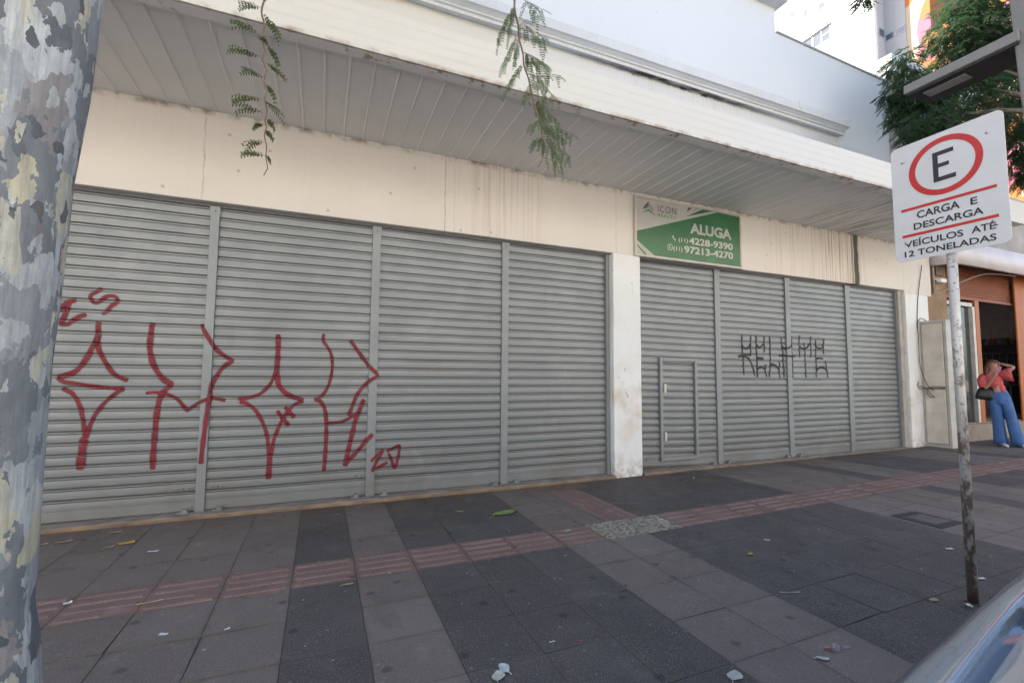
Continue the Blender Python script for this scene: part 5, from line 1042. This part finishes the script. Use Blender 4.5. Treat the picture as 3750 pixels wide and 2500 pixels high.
for z, a, w_, c_ in ((.86, .125, .045, -.185), (.87, .135, .055, -.185), (.93, .135, .06, -.182), (1.0, .118, .055, -.178), (1.06, .10, .035, -.175), (1.09, .085, .015, -.17)):
    rings.append([Q(c_ + a * math.copysign(abs(math.cos(t)) ** .5, math.cos(t)), .035 + w_ * math.copysign(abs(math.sin(t)) ** .5, math.sin(t)), z - .02 * math.cos(t) * (z < .9)) for t in [2 * math.pi * i / 20 for i in range(20)]])
e.loft(rings); BK = simple('black_leather', (.012, .012, .014), .4, 0, .3, 12); fixn(e.build('pouch', BK, hb, True))
e = MB(); e.tube(catmull([Q(-.24, .04, 1.07), Q(-.235, .07, 1.2), Q(-.205, .06, 1.34), Q(-.165, .03, 1.385), Q(-.15, -.03, 1.36), Q(-.15, -.05, 1.2), Q(-.12, .02, 1.08)], .04), .010, 6); e.build('strap', BK, hb, True)

# ================================================================== LITTER AND FALLEN LEAVES
def blade(name, label, cat, x, y, L, Wd, ang, mat, curl=.2, shape='leaf', lift=.003, group=None):
    if shape != 'leaf' and cat != 'straw': L *= .8; Wd *= .8
    rs = random.Random(label); ca, sa = math.cos(ang), math.sin(ang); mb = MB(); n = 10; vs = []
    for i in range(n + 1):
        t = i / n
        if shape == 'leaf': w = Wd * (math.sin(math.pi * min(1, t * .96 + .02)) ** .75) * (1 + .07 * rs.uniform(-1, 1))
        else: w = Wd * (1 + .16 * rs.uniform(-1, 1)) * (.6 if i in (0, n) else 1)
        for k, s in enumerate((-1, -.5, 0, .5, 1)):
            u = (t - .5) * L; v = s * w / 2 + (.1 * Wd * math.sin(t * 5 + 1))
            vs.append((u * ca - v * sa, u * sa + v * ca, lift + curl * Wd * (s * s * .55 + .35 * (2 * t - 1) ** 2 + .12 * math.sin(7 * t + 2 * s))))
    mb.add(vs, [(i * 5 + k, (i + 1) * 5 + k, (i + 1) * 5 + k + 1, i * 5 + k + 1) for i in range(n) for k in range(4)])
    if shape == 'leaf': mb.tube([(-.72 * L * ca, -.72 * L * sa, lift + .002), (-.5 * L * ca, -.5 * L * sa, lift + .35 * curl * Wd)], .0025, 5)
    o = mb.build(name, mat, None, True); o.location = (x, y, gz(x, y)); return tag(o, label, cat, group)
lf_green = simple('fallen_green', (.17, .24, .07), .6, 0, .35, 18); lf_pale = simple('fallen_pale', (.40, .42, .36), .7, 0, .2, 25); lf_tan = simple('fallen_tan', (.30, .29, .17), .7, 0, .25, 25)
lf_grey = simple('fallen_grey', (.22, .21, .17), .8, 0, .3, 25); pap = simple('paper_white', (.62, .62, .60), .7, 0, .08, 15); yel = simple('scrap_yellow', (.55, .33, .03), .5, 0, .15, 20); blu = simple('scrap_blue', (.03, .12, .35), .5); redm = simple('scrap_red', (.45, .03, .03), .4)
lf_y = simple('fallen_yellow', (.33, .33, .06), .6, 0, .25, 20)
bl = blade
bl('fallen_leaf', 'large green leaf lying on the dark paving in front of the shutters', 'leaf', 1.718, -.912, .27, .12, .35, lf_green, .12)
bl('fallen_leaf', 'cream coloured fallen leaf at the bottom edge of the picture, lower of a touching pair', 'leaf', .790, -3.180, .075, .058, 1.2, lf_pale, .15)
bl('fallen_leaf', 'bluish white fallen leaf at the bottom edge of the picture, upper of a touching pair', 'leaf', .836, -3.138, .075, .055, 1.9, simple('fallen_bluish', (.42, .48, .50), .6, 0, .15, 25), .15)
bl('fallen_leaf', 'pale blotchy fallen leaf on dark paving at the bottom edge, left of the car', 'leaf', 1.798, -3.579, .085, .062, .6, lf_pale, .1)
bl('fallen_leaf', 'small white leaf near the crushed red wrapper in the lower right', 'leaf', 2.299, -3.651, .06, .03, -.5, lf_pale, .3)
bl('fallen_leaf', 'round yellowish leaf on the dark paving below the speckled tiles', 'leaf', 3.08, -2.585, .06, .035, .3, lf_y, .25)
bl('fallen_leaf', 'dry grey leaf with crumbs on the red strip left of the speckled tiles', 'leaf', 2.03, -1.62, .10, .06, .5, lf_grey, .3)
bl('fallen_leaf', 'small yellow green leaf beside the big green leaf', 'leaf', 1.33, -.70, .07, .035, -.3, lf_y, .2)
bl('fallen_leaf', 'greyish leaf lying near the threshold of the leftmost visible shutter', 'leaf', -1.565, -.234, .08, .04, .2, lf_grey, .35)
bl('fallen_leaf', 'curled greenish leaf just right of the mottled tree trunk', 'leaf', -1.85, -.371, .10, .035, .4, lf_grey, .5)
bl('fallen_leaf', 'flat brown grey leaf touching the outline of the mottled trunk', 'leaf', -2.0, -.36, .10, .035, -.1, lf_grey, .3)
bl('fallen_leaf', 'narrow tan leaf left of the yellow scrap', 'leaf', -1.476, -.625, .07, .028, .6, lf_tan, .3)
bl('fallen_leaf', 'small olive leaf beside the white scrap at the edge of the red strip', 'leaf', .21, -1.965, .07, .03, .1, lf_tan, .2)
bl('fallen_leaf', 'pale tan leaf left of the foot of the sign pole', 'leaf', 3.50, -3.53, .065, .04, .2, lf_tan, .2)
bl('fallen_leaf', 'dull green leaf on dark paving near the foot of the white pillar', 'leaf', 4.35, -.55, .08, .05, .7, simple('fallen_dull', (.12, .15, .05), .7, 0, .2, 20), .2)
bl('paper_scrap', 'yellow scrap of packaging on the paving below the left shutter', 'scrap', -1.387, -.562, .13, .075, .5, yel, .12, 'strip')
bl('paper_scrap', 'white and blue torn scrap right of the yellow scrap', 'scrap', -1.139, -.842, .09, .03, -.1, pap, .25, 'strip')
bl('paper_scrap', 'crumpled bluish white paper in a joint of the red strip near the trunk', 'scrap', -1.333, -1.628, .05, .035, .4, pap, .5, 'strip')
bl('paper_scrap', 'clean white paper rectangle on grey paving right of the trunk', 'scrap', -.716, -2.211, .055, .03, -.25, pap, .1, 'strip')
bl('paper_scrap', 'tiny white torn paper on the joint right of the white rectangle', 'scrap', -.417, -2.277, .035, .02, .6, pap, .2, 'strip')
bl('straw', 'tan straw fragment with a white end lying across the red strip', 'straw', -.895, -1.78, .13, .012, .15, simple('straw_tan', (.42, .35, .20), .6), .4, 'strip')
bl('paper_scrap', 'small bright blue scrap against the threshold of the left shutter', 'scrap', -1.29, -.136, .045, .03, .2, blu, .2, 'strip')
bl('plastic_strip', 'thin twisted clear plastic strip where dark and pale paving meet in the lower right', 'plastic strip', 2.788, -3.124, .17, .010, -.35, simple('clear_plastic', (.36, .37, .37), .3), .6, 'strip')
bl('paper_scrap', 'white folded scrap touching the foot of the sign pole', 'scrap', 3.60, -3.655, .05, .035, 1.2, pap, .5, 'strip')
bl('paper_scrap', 'greyish white scrap on the paving just right of the sign pole', 'scrap', 4.146, -3.489, .07, .03, -.3, pap, .2, 'strip')
bl('paper_scrap', 'white paper rectangle on dark paving right of the speckled tiles', 'scrap', 3.466, -2.423, .055, .028, -.6, pap, .1, 'strip')
bl('paper_scrap', 'pale crinkled scrap on dark paving left of the sign pole', 'scrap', 4.598, -3.122, .07, .035, -.2, pap, .25, 'strip')
bl('paper_scrap', 'white slip lying on the red strip just right of the speckled tiles', 'scrap', 3.02, -1.66, .075, .022, .3, pap, .1, 'strip')
bl('paper_scrap', 'small white scrap inside the first red tile right of the narrow pale stripe', 'scrap', 1.02, -1.84, .035, .016, .1, pap, .1, 'strip')
bl('paper_scrap', 'white crumb on the red branch leading to the pillar', 'scrap', 2.591, -.947, .03, .016, 1.4, pap, .2, 'strip')
bl('paper_scrap', 'red chip of plastic on dark paving near the bottom of the picture', 'scrap', 1.288, -3.075, .028, .012, .1, redm, .2, 'strip')
bl('paper_scrap', 'white splinter left of the red plastic chip', 'scrap', 1.146, -3.027, .04, .010, .0, pap, .2, 'strip')
bl('paper_scrap', 'silvery thin sliver lying on dark paving in front of the hatch door', 'scrap', 4.62, -.42, .16, .012, .7, pap, .1, 'strip')
wr = MB(); rs = random.Random(8)
for i in range(16):
    a, b = rs.uniform(-.06, .07), rs.uniform(-.02, .02); r0 = rs.uniform(.012, .025); h = rs.uniform(.003, .010); t = rs.uniform(0, 3)
    wr.add([(a + r0 * math.cos(t), b + r0 * math.sin(t), h), (a - r0 * math.sin(t), b + r0 * math.cos(t) * .6, .003 + h * .2), (a - r0 * math.cos(t), b - r0 * math.sin(t), h * .7), (a + r0 * .5, b - r0, .004)], [(0, 1, 2), (0, 2, 3)], 0 if a < -.04 and i % 2 else 1)
o = wr.build('crushed_wrapper', [redm, simple('foil_clear', (.26, .25, .27), .25, .3)]); o.location = (2.444, -3.616, gz(2.444)); tag(o, 'crushed red and clear plastic wrapper on pale paving in the lower right corner', 'wrapper')
sp = MB(); rs = random.Random(77)
for i in range(900):
    x = rs.uniform(-2.4, 9); y = -abs(rs.triangular(0, 3.95, 1.5))
    if rs.random() < .3: y = -rs.uniform(.06, .5)
    if rs.random() < .18: y = rs.choice((-1.5, -1.9)) + rs.gauss(0, .012)
    r0 = rs.uniform(.003, .008) * (1.7 if rs.random() < .12 else 1); t = rs.uniform(0, 6.28); z = gz(x, y) + .0022
    sp.add([(x + r0 * math.cos(t + q), y + r0 * math.sin(t + q) * rs.uniform(.4, 1), z + rs.uniform(0, .003)) for q in (0, 1.5, 3, 4.5)], [(0, 1, 2, 3)], rs.choice((0, 0, 0, 1, 1, 2)))
for k in range(-8, 20):
    jx = -.132 + .4 * k
    if rs.random() < .55:
        for i in range(26):
            x = jx + rs.gauss(0, .006); y = rs.uniform(-1.9, -1.5); r0 = rs.uniform(.003, .006); z = gz(x, y) + .002
            sp.add([(x + r0 * math.cos(q), y + r0 * math.sin(q), z + rs.uniform(0, .004)) for q in (0, 1.5, 3, 4.5)], [(0, 1, 2, 3)], rs.choice((1, 2, 2, 3)))
o = sp.build('litter_specks', [simple('speck_pale', (.34, .33, .30), .8), simple('speck_tan', (.22, .19, .12), .8), simple('speck_dark', (.05, .045, .04), .9), simple('speck_moss', (.10, .12, .035), .9)]); o['kind'] = 'stuff'; o['label'] = 'tiny crumbs of paper, leaf and grit scattered over the paving'
